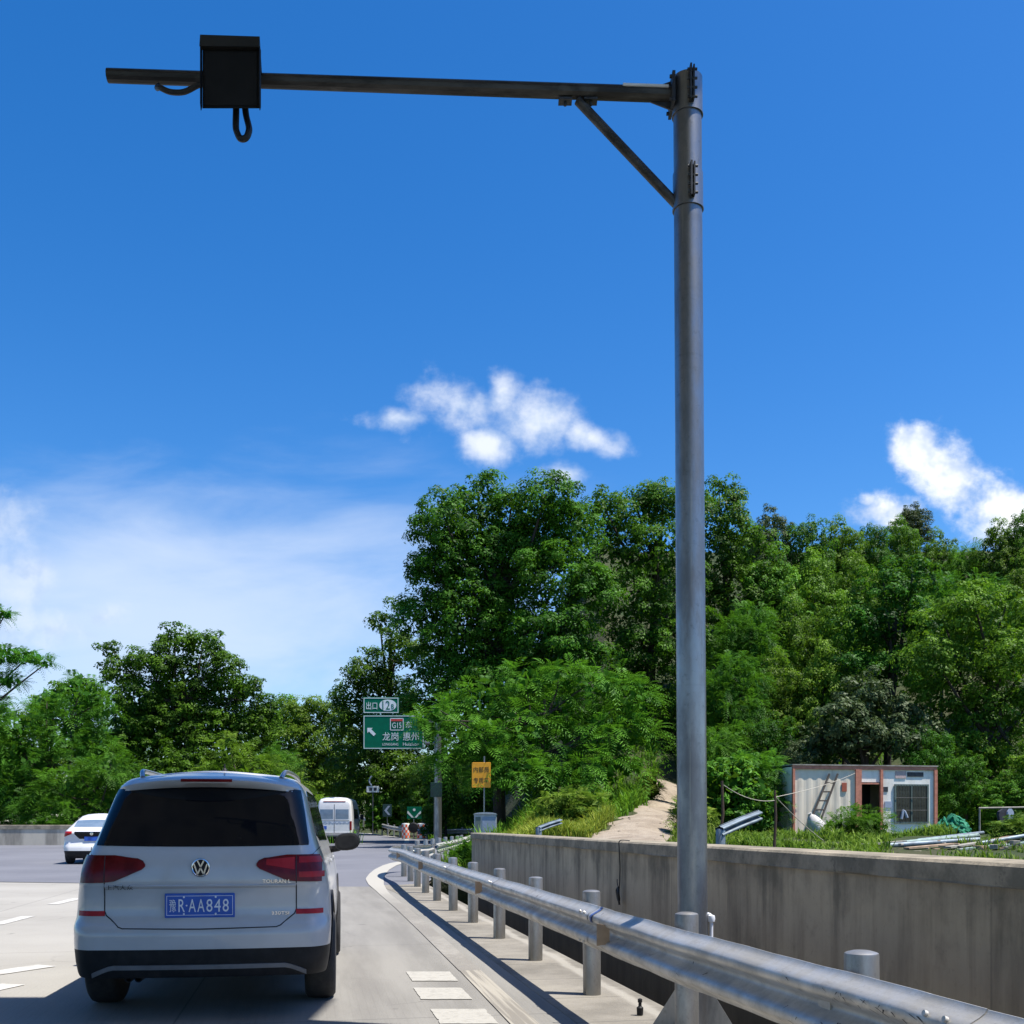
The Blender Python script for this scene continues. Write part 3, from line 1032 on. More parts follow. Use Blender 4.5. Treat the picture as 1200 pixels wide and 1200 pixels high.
NRM = Vector((-0.982, -0.187, 0))           # towards the road
TAN = Vector((-0.187, 0.982, 0))
for y in (2.6, 7.15, 12.4, 18.9, 24.6):
    c = on_rail(y) + NRM * 0.052
    rm = MB()
    # trapezoid delineator standing in the valley of the beam
    prof = [(-0.055, -0.06), (0.055, -0.075), (0.055, 0.075), (-0.055, 0.06)]
    a = [c + TAN * t * 0.35 + NRM * (0.045 + t * 0.75) * 0.9 + Vector((0, 0, z)) for t, z in prof]
    b = [q + TAN * 0.018 for q in a]
    rm.add(a + b, [(0, 1, 2, 3), (7, 6, 5, 4), (0, 4, 5, 1), (1, 5, 6, 2), (2, 6, 7, 3), (3, 7, 4, 0)])
    rm.build('reflector', M['tanboard'], ROOT_RAIL)
# lapped splices with bolts
for y in (3.55, 7.75, 11.7, 15.6):
    lap = [on_rail(y + s) + NRM * 0.0045 for s in (-0.16, 0.0, 0.16)]
    lm = MB()
    beam(lm, lap, -1.0, 0.312, 0.083)
    for s in (-0.06, 0.05):
        for zz in (0.105, -0.05, 0.05, -0.105):
            cc = on_rail(y + s) + Vector((0, 0, zz)) + NRM * (0.078 if abs(zz) > .06 else 0.03)
            lm.tube([cc, cc + NRM * 0.012 + Vector((0, 0, 0.004))], 0.011, 8)
    lm.build('splice', M['galv'], ROOT_RAIL, smooth=True, fix=False, angle=0.8)
# paint band and scuffs
tb = MB()
beam(tb, [on_rail(y) + NRM * 0.0065 for y in (7.47, 7.52)], -1.0, 0.314, 0.083, part=9)
tb.build('tape_band', M['bluetape'], ROOT_RAIL, fix=False)
sc_ = MB()
pr = wprofile()
rr = random.Random(3)
for i in range(130):
    y = rr.gauss(3.9, 0.5) if i < 100 else rr.uniform(5, 12)
    k = rr.choice([5, 6, 7, 8, 15, 16, 17, 18, 19, 20]) if i < 100 else rr.randint(2, 22)
    d, z = pr[k]
    d2, z2 = pr[min(24, k + 1)]
    w = rr.uniform(0.003, 0.016)
    sl = rr.uniform(-.05, .03)
    base = on_rail(y) + NRM * 0.007
    a = base + NRM * d + Vector((0, 0, z))
    b = base + NRM * d2 + Vector((0, 0, z2)) + TAN * sl
    sc_.add([a, a + TAN * w, b + TAN * w * 0.4, b], [(0, 1, 2, 3)])
sc_.build('scuff', M['scuff'], ROOT_RAIL, fix=False)['kind'] = 'stuff'

# the rail that turns back beyond the rounded end
R2 = thing('guardrail', 'second guardrail leading away behind the rounded end, its posts showing above', 'guardrail', (0, 0, 0))
bpath = smooth_path([(-2.22, 31.1, RZ), (-2.2, 33, RZ), (-2.1, 37, RZ), (-1.9, 41, RZ + .05), (-1.75, 46, RZ + .1)], 6)
b2 = MB()
beam(b2, bpath, 1.0)
b2.build('beam', M['galv'], R2, smooth=True, fix=False)
for i, y in enumerate((29.9, 31.7, 33.4, 35.3, 37.4, 39.4, 41.4, 43.5)):
    po = first.copy()
    COL.objects.link(po)
    po.parent = R2
    po.location = (interp([(29.9, -2.66), (33, -2.50), (37.4, -2.34), (41, -2.13), (46, -2.0)], y), y, 0.05)


def simple_rail(label, pts, gap=2.0, side=-1.0, h=0.575, name='guardrail'):
    root = thing(name, label, 'guardrail', pts[0])
    o = Vector(pts[0])
    path = smooth_path([Vector(p) - o + Vector((0, 0, h)) for p in pts], 5)
    b = MB()
    beam(b, path, side)
    b.build('beam', M['galv'], root, smooth=True, fix=False)
    acc = 0.6
    for a, c in zip(path, path[1:]):
        L = (c - a).length
        while acc < L:
            q = a.lerp(c, acc / L)
            t = (c - a).normalized()
            n = Vector((t.y, -t.x, 0)) * (-side)
            po = first.copy()
            COL.objects.link(po)
            po.parent = root
            po.location = (q.x + n.x * 0.1, q.y + n.y * 0.1, q.z - h)
            acc += gap
        acc -= L
    return root


simple_rail('far guardrail rising along the bend beside the white van', [(-7.4, 74.5, road_z(74)), (-9.2, 81.5, .45), (-11.3, 89, .75), (-14.0, 99, 1.3), (-18, 110, 2.0)], 3.0)
simple_rail('bright straight guardrail crossing between chequered drums and the grey cabinet', [(-5.9, 66.6, road_z(66)), (-4.4, 66.8, road_z(66)), (-1.7, 67.0, road_z(66) + .05)], 2.2, side=1.0)
simple_rail('short silver guardrail end standing in front of the parapet by the small car', [(-21.2, 51.0, road_z(51)), (-20.4, 51.0, road_z(51)), (-18.5, 51.3, road_z(51))], 1.6, side=1.0)

# ------------------------------------------------------------ the camera mast
MX, MY = 1.122, 6.6
MAST = thing('camera_mast', 'tall galvanised steel mast with long arm standing behind the guardrail', 'mast', (MX, MY, 0.1125))
MAST.scale = (0.9167, 0.9167, 0.9167)
LEAN = Vector((-0.0065, 0, 1))


def on_mast(z):
    return Vector((LEAN.x * z, 0, z))


pm = MB()
pm.tube([on_mast(-0.3), on_mast(2.0), on_mast(4.2), on_mast(6.36)], [0.101, 0.099, 0.096, 0.094], 40)
pm.build('pole', M['galvpole'], MAST, smooth=True)
for z0, z1 in ((6.12, 6.372), (5.485, 5.73)):
    cm = MB()
    cm.tube([on_mast(z0), on_mast(z1)], 0.101, 40)
    ring = MB()
    cm.tube([on_mast(z0), on_mast(z0 + .012)], 0.105, 40)
    cl = cm.build('clamp', M['galvpole'], MAST, smooth=True)
    fl = MB()
    fl.box(on_mast((z0 + z1) / 2 + .02) + Vector((0.002, -0.122, 0)), (0.012, 0.05, z1 - z0 - .02))
    fl.box(on_mast((z0 + z1) / 2 + .02) + Vector((0.022, -0.120, 0)), (0.010, 0.046, z1 - z0 - .03))
    for k in range(4):
        c = on_mast(lerp(z0 + .05, z1 - .02, k / 3)) + Vector((-0.02, -0.128, 0))
        fl.tube([c, c + Vector((0.065, 0, 0))], 0.009, 8)
    fl.build('clamp_flange', M['galvdark'], cl)
# collars, base gussets
gm = MB()
for k in range(4):
    a = math.pi / 4 + k * math.pi / 2 + 0.5
    ca, sa = math.cos(a), math.sin(a)
    pts = [(0.095, -0.105), (0.30, -0.105), (0.30, -0.06), (0.095, 0.27)]
    A = [Vector((ca * r - sa * 0.008, sa * r + ca * 0.008, z)) for r, z in pts]
    B = [Vector((ca * r + sa * 0.008, sa * r - ca * 0.008, z)) for r, z in pts]
    g_ = MB()
    g_.add(A + B, [(0, 1, 2, 3), (7, 6, 5, 4), (0, 4, 5, 1), (1, 5, 6, 2), (2, 6, 7, 3), (3, 7, 4, 0)])
    g_.build('gusset', M['galvpole'], MAST)
bp = MB()
bp.box((0, 0, -0.114), (0.62, 0.62, 0.024), ROT)
bp.build('base_plate', M['galvpole'], MAST)
fb = MB()
fb.box((0.12, 0, -0.66), (0.75, 0.8, 1.06), ROT, bev=0.02)
fb.build('foundation', M['shoulder'], MAST)
cn = MB()
cn.tube([(0.115, -0.02, 0.0), (0.118, -0.02, 0.68), (0.118, -0.02, 0.71), (0.11, -0.01, 0.735), (0.09, 0.0, 0.74)], 0.012, 10)
cn.lathe([(0.001, -.03), (0.022, -.02), (0.026, 0.0), (0.022, 0.02), (0.001, .028)], 14, (0.118, -0.022, 0.71))
cn.build('conduit', M['plate_white'], MAST, smooth=True)
cn = MB()
cn.tube([(-0.055, -0.12, 0.0), (-0.05, -0.12, 0.25), (-0.07, -0.112, 0.52)], 0.011, 8)
cn.build('earth_cable', M['plate_white'], MAST, smooth=True)
# the arm
AZ = 6.265
tip = Vector((-3.882, -0.19, 0))
a0 = on_mast(AZ)
a1 = Vector((tip.x, tip.y, AZ))
am = MB()
am.tube([a0, a0.lerp(a1, .33), a0.lerp(a1, .66), a1], [0.049, 0.047, 0.045, 0.043], 12)
am.build('arm', M['arm'], MAST, smooth=False)
fm = MB()
d = (a1 - a0).normalized()
fm.prism([(-0.30, -0.035), (-0.095, -0.115), (-0.095, 0.105), (-0.30, 0.03)], -0.006, 0.006, 'y', Matrix.Translation(on_mast(AZ) - Vector((LEAN.x * 0, 0, AZ - 0)) + Vector((0, -0.01, AZ))) @ Matrix.Translation((0, 0, 0)) if False else Matrix.Translation(Vector((on_mast(AZ).x + 0.02, 0.0, AZ))))
fm.box((on_mast(AZ).x - 0.105, 0, AZ), (0.02, 0.2, 0.2))
for s in (-1, 1):
    for t in (-1, 1):
        c = Vector((on_mast(AZ).x - 0.10, 0.075 * s, AZ + 0.075 * t))
        fm.tube([c, c + Vector((-.03, 0, 0))], 0.012, 8)
fm.build('arm_flange', M['galvdark'], MAST)
lip = MB()
p = a0.lerp(a1, 0.11) + Vector((0.05, 0, 0.054))
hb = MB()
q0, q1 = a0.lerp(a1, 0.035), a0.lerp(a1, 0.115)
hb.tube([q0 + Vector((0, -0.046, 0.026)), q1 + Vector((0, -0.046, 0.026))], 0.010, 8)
hb.build('glint_tube', M['plate_white'], MAST)  # white tube added along the arm to stand for a sun glint
br0 = a0.lerp(a1, 0.193) + Vector((0, 0, -0.06))
br1 = on_mast(5.53) + Vector((-0.08, 0, 0))
bm2 = MB()
bm2.tube([br0, br1], 0.031, 12)
bm2.build('brace', M['arm'], MAST, smooth=True)
for s in (-0.085, 0.085):
    bk = MB()
    c = a0.lerp(a1, 0.193) + Vector((s, 0, -0.065))
    bk.box(c, (0.09, 0.07, 0.014))
    bk.tube([c + Vector((0, 0, .02)), c + Vector((0, 0, -0.03))], 0.011, 8)
    bk.build('brace_bracket', M['galvdark'], MAST)

# the camera housing on the arm
BX = P(276, 90, 6.29)
BOX = thing('camera_housing', 'dark box-shaped traffic camera housing hung on the mast arm, cable loop below', 'traffic camera', (BX.x, 6.307, 5.695), 0.0)
BOX.scale = (0.9167, 0.9167, 0.9167)
hb = MB()
fw, fh = 0.180, 0.215
F0 = [(-fw, -0.13, -fh), (fw, -0.13, -fh), (fw, -0.13, 0.20), (-fw, -0.13, 0.20)]
F1 = [(-fw + .02, 0.13, -0.01), (fw - .07, 0.13, -0.01), (fw - .07, 0.13, 0.20), (-fw + .02, 0.13, 0.20)]
hb.add(F0 + F1, [(0, 1, 2, 3), (7, 6, 5, 4), (0, 4, 5, 1), (1, 5, 6, 2), (2, 6, 7, 3), (3, 7, 4, 0)])
hb.build('housing', M['boxdark'], BOX)
hd = MB()
hd.add([(-.19, -.165, .155), (.187, -.165, .15), (.187, -.15, .226), (-.19, -.15, .238), (-.14, .2, .205), (.12, .2, .205), (.12, .2, .226), (-.14, .2, .238)],
       [(0, 1, 2, 3), (7, 6, 5, 4), (0, 4, 5, 1), (1, 5, 6, 2), (2, 6, 7, 3), (3, 7, 4, 0)])
hd.build('rain_hood', M['boxhood'], BOX)
for s in (-1, 1):
    sd = MB()
    sd.prism([(-0.158, 0.16), (-0.12, 0.16), (-0.12, -0.2), (-0.142, -0.236), (-0.158, -0.2)], s * 0.186 - 0.002, s * 0.186 + 0.002, 'x')
    sd.build('side_plate', M['boxdark'], BOX)
fpn = MB()
fpn.box((0, -0.134, -0.03), (0.335, 0.008, 0.34), bev=0.003)
fpn.build('front_panel', M['boxdark'], BOX)
lp = MB()
pts = [(0.0, 0.0, -0.06), (0.0, -.005, -0.16), (0.0, -.01, -0.25), (0.008, -.015, -0.29), (0.032, -.02, -0.335), (0.068, -.02, -0.33), (0.085, -.015, -0.285), (0.08, 0, -0.24), (0.06, 0.01, -0.16), (0.05, 0.01, -0.06)]
lp.tube(smooth_path(pts, 5), 0.021, 10)
lp.build('cable_loop', M['cable'], BOX, smooth=True)
lp = MB()
pts = [(-0.10, 0, 0.03), (-0.19, -.02, 0.012), (-0.24, -.02, 0.008), (-0.33, -.02, -0.035), (-0.42, -.02, -0.035), (-0.49, -.01, 0.0), (-0.53, 0.06, 0.045), (-0.54, 0.12, 0.10)]
lp.tube(smooth_path(pts, 5), 0.018, 10)
lp.build('cable_loop', M['cable'], BOX, smooth=True)

# black capped stub on the shoulder
sb = MB()
q = P(750, 1190, 7.48)
sb.lathe([(0.022, 0.0), (0.024, 0.05), (0.012, 0.06), (0.011, 0.085), (0.016, 0.087), (0.016, 0.11), (0.004, 0.115)], 14, (q.x, 7.48, 0.009))
tag(sb.build('bollard_stub', M['black'], smooth=True), 'tiny black capped stub standing on the shoulder by the mast foot', 'stub')

# unseen flat canopy and columns, added to cast shade on the minivan's rear
SHADE_ROOT = thing('shade_canopy', 'flat unseen canopy added above the lanes, blocking sun and sky from the minivan rear', 'canopy', (0, 0, 0))


g_ = MB()
g_.box((-11.0, -4.5, 10.35), (27.9, 23.2, 0.7), bev=0.02)
g_.build('deck', M['parapet'], SHADE_ROOT)
for xx, yy in ((-14.1, 4.0), (-14.1, -12.0), (-24.0, 4.0), (-24.0, -12.0), (-4.6, -12.0)):
    g_ = MB()
    g_.lathe([(0.32, -0.3), (0.32, 10.02)], 20, (xx, yy, 0))
    g_.build('column', M['parapet'], SHADE_ROOT, smooth=True)


# ------------------------------------------------------------ vehicles: a shell made of U-shaped rows
class Shell:
    """car body: x across, y forward from the rear bumper, z up"""
    def __init__(s, wtab, rtab, toptab, L, s0=0.76, R=0.30, bow=0.05, nose=(0.16, 0.9), s0u=None):
        s.wtab, s.rtab, s.toptab, s.L, s.s0, s.R, s.bow, s.nose = wtab, rtab, toptab, L, s0, R, bow, nose
        s.s0u = s0u or s0

    def w(s, z, y=0.0):
        k = 1 - s.nose[0] * sm(s.L - s.nose[1], s.L + 0.25, y)
        return interp(s.wtab, z) * k

    def top(s, y):
        return interp(s.toptab, y)

    def rear(s, x, z):
        """y of the rear surface"""
        w = interp(s.wtab, z)
        a = min(1.0, abs(x) / w)
        y = interp(s.rtab, z) + s.bow * min(a / s.s0, 1.0) ** 2
        if a > s.s0:
            t = (a - s.s0) / (1 - s.s0)
            y += s.R * (1 - math.sqrt(max(0.0, 1 - t * t)))
        return y

    def row(s, z, ys):
        w = interp(s.wtab, z)
        pts = []
        ystart = interp(s.rtab, z) + s.bow + s.R
        side = []
        for k in range(1, 7):
            side.append(lerp(ystart, ys[0], k / 7))
        side += ys
        right = []
        for y in side:
            zc = min(z, s.top(y))
            right.append(Vector((s.w(zc, y), y, zc)))
        rear = []
        for a in np.linspace(-1, 1, 13):
            rear.append(Vector((a * s.s0 * w, s.rear(a * s.s0 * w, z), z)))
        cor = []
        for k in range(1, 8):
            th = math.pi / 2 * k / 7
            x = w * (s.s0 + (1 - s.s0) * math.sin(th))
            cor.append(Vector((x, interp(s.rtab, z) + s.bow + s.R * (1 - math.cos(th)), z)))
        left = [Vector((-p.x, p.y, p.z)) for p in right]
        corl = [Vector((-p.x, p.y, p.z)) for p in cor]
        return left[::-1] + corl[::-1] + rear + cor + right

    def body(s, zs, ys, holes=(), roof_crown=0.03, close=True):
        mb = MB()
        rows = [s.row(z, ys) for z in zs]
        n = len(rows[0])
        vs = [p for r in rows for p in r]
        fs = []
        for i in range(len(rows) - 1):
            for k in range(n - 1):
                q = [i * n + k, i * n + k + 1, (i + 1) * n + k + 1, (i + 1) * n + k]
                c = (vs[q[0]] + vs[q[1]] + vs[q[2]] + vs[q[3]]) / 4
                if any((c.y - hy) ** 2 + (c.z - hz) ** 2 < hr ** 2 and abs(c.x) > 0.5 for hy, hz, hr in holes):
                    continue
                fs.append(q)
        mb.add(vs, fs)
        if close:
            r = rows[-1]
            cols = []
            m = n // 2
            for i in range(m + 1):
                a, b = r[i], r[n - 1 - i]
                line = []
                for t in np.linspace(0, 1, 11):
                    p = a.lerp(b, t)
                    line.append(p + Vector((0, 0, roof_crown * math.sin(math.pi * t) * min(1, 0.2 + abs(a.x - b.x) / 1.0))))
                cols.append(line)
            mb.grid(cols)
            lo = rows[0]
            mb.grid([[row[0], row[-1]] for row in rows])
        return mb

    def patch(s, xs, lo, hi, off, name, m, parent, nz=8, depth=0.012, back=0.0, mb=None):
        """panel following the rear surface between lo(x) and hi(x), standing off proud of it"""
        own = mb is None
        mb = mb or MB()
        outer, inner = [], []
        for x0 in xs:
            a, b = lo(x0), hi(x0)
            ro, ri = [], []
            for k in range(nz + 1):
                z = lerp(a, b, k / nz)
                x = math.copysign(min(abs(x0), 0.985 * interp(s.wtab, z)), x0)
                y = s.rear(x, z)
                e = Vector((x, y, z))
                nrm = Vector((-(s.rear(x + .01, z) - s.rear(x - .01, z)) / .02, 1, -(s.rear(x, z + .01) - s.rear(x, z - .01)) / .02)) * -1
                nrm.x, nrm.z = min(3, max(-3, nrm.x * 1)), nrm.z
                nrm.normalize()
                ro.append(e + nrm * off)
                ri.append(e - nrm * depth)
            outer.append(ro)
            inner.append(ri)
        mb.grid(outer)
        for r0, r1 in ((outer[0], inner[0]), (outer[-1], inner[-1])):
            mb.grid([r0, r1])
        mb.grid([[r[0] for r in outer], [r[0] for r in inner]])
        mb.grid([[r[-1] for r in outer], [r[-1] for r in inner]])
        if own:
            return mb.build(name, m, parent, smooth=True, fix=True, angle=0.5)

    def line(s, pts, r, mb, off=0.001, n=5, closed=False):
        dense = []
        for a, b in zip(pts, pts[1:]):
            k = max(2, int(math.hypot(b[0] - a[0], b[1] - a[1]) / 0.04))
            for i in range(k):
                dense.append((lerp(a[0], b[0], i / k), lerp(a[1], b[1], i / k)))
        dense.append(pts[-1])
        mb.tube([Vector((x, s.rear(x, z) - off, z)) for x, z in dense], r, n)

    def side_patch(s, sgn, ys, lo, hi, off, name, m, parent, nz=6, depth=0.01):
        mb = MB()
        outer, inner = [], []
        for y in ys:
            a, b = lo(y), hi(y)
            ro, ri = [], []
            for k in range(nz + 1):
                z = lerp(a, b, k / nz)
                x = s.w(z, y)
                ro.append(Vector((sgn * (x + off), y, z)))
                ri.append(Vector((sgn * (x - depth), y, z)))
            outer.append(ro)
            inner.append(ri)
        mb.grid(outer)
        mb.grid([outer[0], inner[0]])
        mb.grid([outer[-1], inner[-1]])
        mb.grid([[r[0] for r in outer], [r[0] for r in inner]])
        mb.grid([[r[-1] for r in outer], [r[-1] for r in inner]])
        return mb.build(name, m, parent, smooth=True, angle=0.5)


def wheel(parent, x, y, r, w, sgn):
    t = MB()
    X = Matrix.Translation((x, y, r)) @ Matrix.Rotation(math.pi / 2 * sgn, 4, 'Y')
    t.lathe([(r * .62, -w / 2), (r * .9, -w / 2), (r * .975, -w / 2 + .018), (r, -w / 2 + .05), (r, w / 2 - .05), (r * .975, w / 2 - .018), (r * .9, w / 2), (r * .62, w / 2)], 36, xf=X)
    wo = thing_part('wheel', parent)
    t.build('tyre', M['rubber'], wo, smooth=True, angle=0.7)
    q = MB()
    q.lathe([(r * .63, -w / 2 + .01), (r * .63, w / 2 - .005), (r * .58, w / 2 - .02), (r * .2, w / 2 - .05), (r * .16, w / 2 - .02), (0.005, w / 2 - .02)], 24, xf=X)
    q.build('rim', M['alu'], wo, smooth=True)
    return wo


def thing_part(name, parent):
    o = bpy.data.objects.new(name, None)
    COL.objects.link(o)
    o.parent = parent
    return o


def pl(*pts):
    return lambda x: interp(list(pts), x)


# ---- the white minivan right ahead
HEAD = math.radians(8.4)
MPV = thing('minivan', 'white minivan with roof rails and blue number plate, seen from behind in the next lane', 'car', (-2.135, 7.28, 0), HEAD)
MPV.scale = (0.965, 1.0, 1.0)
S = Shell([(0.20, 0.862), (0.26, 0.886), (0.34, 0.898), (0.45, 0.908), (0.60, 0.912), (0.80, 0.900), (0.93, 0.880), (1.03, 0.848), (1.12, 0.812), (1.2, 0.785), (1.35, 0.748), (1.5, 0.712), (1.57, 0.682), (1.62, 0.635), (1.645, 0.560), (1.66, 0.50)],
          [(0.20, 0.05), (0.26, 0.022), (0.34, 0.006), (0.45, 0.0), (0.57, 0.004), (0.595, 0.03), (0.625, 0.072), (0.69, 0.086), (0.74, 0.088), (0.80, 0.088), (0.845, 0.080), (0.868, 0.070), (0.95, 0.076), (1.05, 0.098), (1.12, 0.14), (1.3, 0.27), (1.5, 0.43), (1.55, 0.475), (1.60, 0.53), (1.64, 0.66), (1.66, 0.80)],
          [(0, 2), (2.35, 2), (2.75, 1.64), (3.45, 1.14), (3.6, 1.06), (4.2, 0.95), (4.45, 0.80), (4.55, 0.62)], 4.53, s0=0.80, R=0.24, bow=0.045)
YS = [1.15, 1.3, 1.5, 1.8, 2.1, 2.4, 2.7, 3.0, 3.2, 3.4, 3.55, 3.7, 3.85, 4.0, 4.2, 4.35, 4.48]
ZS = [0.43, 0.47, 0.52, 0.57, 0.60, 0.63, 0.66, 0.69, 0.715, 0.74, 0.77, 0.80, 0.83, 0.845, 0.857, 0.868, 0.90, 0.95, 1.0, 1.05, 1.09, 1.12, 1.18, 1.24, 1.3, 1.36, 1.42, 1.47, 1.5, 1.53, 1.55, 1.575, 1.6, 1.62, 1.635, 1.648, 1.66]
holes = [(0.93, 0.33, 0.39), (3.68, 0.33, 0.39)]
S.body(ZS, YS, holes).build('body', M['white_car'], MPV, smooth=True, angle=0.9)
bb = S.body([0.235, 0.25, 0.27, 0.30, 0.34, 0.38, 0.415, 0.4305], YS, holes, close=False)
bb.grid([[p for p in S.row(0.235, YS)], [Vector((p.x * .9, p.y + (0.06 if p.y < 2 else -0.06), 0.245)) for p in S.row(0.235, YS)]])
bump = bb.build('bumper', M['black'], MPV, smooth=True, angle=0.8)
# underside closes the shell so that no light leaks below
ub = MB()
ub.box((0, 2.27, 0.31), (1.30, 4.2, 0.14))
for sgn in (-1, 1):
    for hy in (0.93, 3.68):
        ub.prism([(0.60 * sgn, hy - .45), (0.62 * sgn, hy - .45), (0.62 * sgn, hy + .45), (0.60 * sgn, hy + .45)], 0.25, 0.72, 'z')
ub.build('underbody', M['black'], MPV)
bw = MB()
for zz in (0.74,):
    bw.box((0, 0.93, zz), (1.70, 0.86, 0.02))
bw.build('wheel_arch_liner', M['black'], MPV)
for sx in (-1, 1):
    for hy in (0.93, 3.68):
        wheel(MPV, sx * 0.818, hy, 0.335, 0.235, sx)
        # black arch cladding
        am_ = MB()
        ring = []
        for k in range(19):
            a = math.radians(-14 + 208 * k / 18)
            r0, r1 = 0.372, 0.445
            row = []
            for r in (r0, r0, r1, r1):
                pass
            y0, z0 = hy + math.cos(a) * r0, 0.33 + math.sin(a) * r0
            y1, z1 = hy + math.cos(a) * r1, 0.33 + math.sin(a) * r1
            x0 = S.w(max(0.2, z0), y0)
            x1 = S.w(max(0.2, z1), y1)
            yr0 = S.rear(0, z0) + S.bow
            ring.append([Vector((sx * (x0 - .07), y0, z0)), Vector((sx * (x0 + .012), y0, z0)), Vector((sx * (x1 + .012), y1, z1)), Vector((sx * (x1 - .012), y1, z1))])
        am_.grid(ring)
        am_.build('arch_cladding', M['black'], MPV, smooth=True, angle=0.5)
# rear window, spoiler, high brake light
xs = [x for x in np.linspace(-0.748, 0.748, 41)]


def glass_hi(x):
    return lerp(1.565, 1.535, (abs(x) / 0.68) ** 2) if abs(x) <= 0.682 else lerp(1.53, 1.16, (abs(x) - 0.682) / (0.748 - 0.682))


rg = S.patch(xs, lambda x: 1.128 + 0.010 * (abs(x) / 0.8) ** 2, glass_hi, 0.005, 'rear_window', M['glass'], MPV, nz=10)
sp = MB()
rows = []
for x in np.linspace(-0.66, 0.66, 31):
    e = (abs(x) / 0.66)
    y0 = S.rear(x, 1.56)
    top = 1.655 - 0.075 * e ** 3
    lipz = 1.602 - 0.055 * e ** 3
    rows.append([Vector((x, S.rear(x, 1.545 - .02 * e) - 0.01, 1.553 - 0.035 * e ** 2)), Vector((x, y0 - 0.115 + 0.09 * e ** 2, lipz - 0.022)), Vector((x, y0 - 0.128 + 0.095 * e ** 2, lipz)), Vector((x, y0 - 0.09 + 0.08 * e ** 2, lipz + 0.018)), Vector((x, y0 + 0.10, top - .012)), Vector((x, y0 + 0.26, top + 0.018 * (1 - e)))])
sp.grid(rows)
sp.grid([rows[0][:3], rows[0][3:][::-1]])
sp.grid([rows[-1][:3], rows[-1][3:][::-1]])
spo = sp.build('spoiler', M['white_car'], MPV, smooth=True, angle=0.7)
bl = MB()
rws = []
for x in np.linspace(-0.185, 0.185, 11):
    e = abs(x) / 0.66
    y0 = S.rear(x, 1.56) - 0.132 + 0.095 * e ** 2
    rws.append([Vector((x, y0, 1.588)), Vector((x, y0 - .004, 1.598)), Vector((x, y0, 1.609)), Vector((x, y0 + .03, 1.609))])
bl.grid(rws)
bl.build('brake_light', M['lamp'], spo, smooth=True)
# things seen dimly through the glass are dark: the tailgate wiper is hidden. Tail lamps
for sx in (-1, 1):
    def mir(f):
        return lambda x: f(abs(x))
    lo = mir(pl((0.385, 0.995), (0.41, 0.972), (0.60, 0.892), (0.66, 0.884), (0.90, 0.878)))
    hi = mir(pl((0.385, 1.008), (0.40, 1.028), (0.44, 1.045), (0.60, 1.066), (0.90, 1.066)))
    xa = [sx * x for x in (0.386, 0.40, 0.41, 0.44, 0.5, 0.55, 0.60, 0.64, 0.68, 0.72, 0.75, 0.78, 0.80, 0.815, 0.83, 0.84)]
    tl = S.patch(xa, lo, hi, 0.012, 'taillight', M['lamp'], MPV, nz=6)
    if sx > 0:
        xb = [sx * x for x in (0.455, 0.5, 0.55, 0.60, 0.64, 0.655)]
        S.patch(xb, mir(pl((0.45, 1.0), (0.655, 0.965))), mir(pl((0.45, 1.036), (0.655, 1.05))), 0.0145, 'lens', M['lamp2'], tl, nz=3, depth=0)
        xb = [sx * x for x in (0.685, 0.70, 0.74, 0.78, 0.81, 0.835, 0.855)]
        S.patch(xb, lambda x: 1.012, lambda x: 1.052, 0.0145, 'lens', M['lamp2'], tl, nz=3, depth=0)
        S.patch(xb, lambda x: 0.912, lambda x: 0.95, 0.0145, 'lens', M['lamp2'], tl, nz=3, depth=0)
    gm_ = MB()
    S.line([(sx * 0.668, 0.886), (sx * 0.668, 1.066)], 0.004, gm_, 0.012)
    gm_.build('lamp_split', M['seam'], tl)
    # reflector in the bumper
    xr_ = [sx * x for x in np.linspace(0.665, 0.855, 8)]
    S.patch(xr_, lambda x: 0.655, lambda x: 0.69, 0.006, 'reflector', M['lamp2'], MPV, nz=2)
# seams of the tailgate
sm_ = MB()
for sx in (-1, 1):
    S.line([(sx * 0.668, 0.884), (sx * 0.668, 0.69), (sx * 0.655, 0.66), (sx * 0.56, 0.585), (sx * 0.53, 0.575), (0, 0.568)], 0.0045, sm_, 0.0)
    S.line([(sx * 0.40, 1.03), (sx * 0.44, 1.048), (sx * 0.78, 1.071), (sx * 0.83, 1.12)], 0.003, sm_, 0.0)
sm_.build('tailgate_seam', M['seam'], MPV)
# crease above the number plate
cr = MB()
rows = []
for x in np.linspace(-0.665, 0.665, 25):
    y = S.rear(x, 0.868)
    rows.append([Vector((x, y + .003, 0.872)), Vector((x, y - 0.009, 0.862)), Vector((x, y - 0.007, 0.856)), Vector((x, y + 0.010, 0.842))])
cr.grid(rows)
cr.build('tailgate_ledge', M['white_car'], MPV, smooth=True, angle=0.4)
# emblem
yb = S.rear(0, 0.99)
em = MB()
RX = Matrix.Translation((0.0, yb - 0.012, 0.985)) @ Matrix.Rotation(math.pi / 2, 4, 'X')
em.lathe([(0.066, -0.012), (0.066, 0.004), (0.063, 0.009), (0.058, 0.010), (0.054, 0.006), (0.054, 0.0)], 36, xf=RX)
emo = em.build('emblem', M['chrome'], MPV, smooth=True)
em = MB()
em.lathe([(0.0545, -0.010), (0.0545, 0.002), (0.001, 0.002)], 32, xf=RX)
em.build('emblem_disc', M['black'], emo)
em = MB()


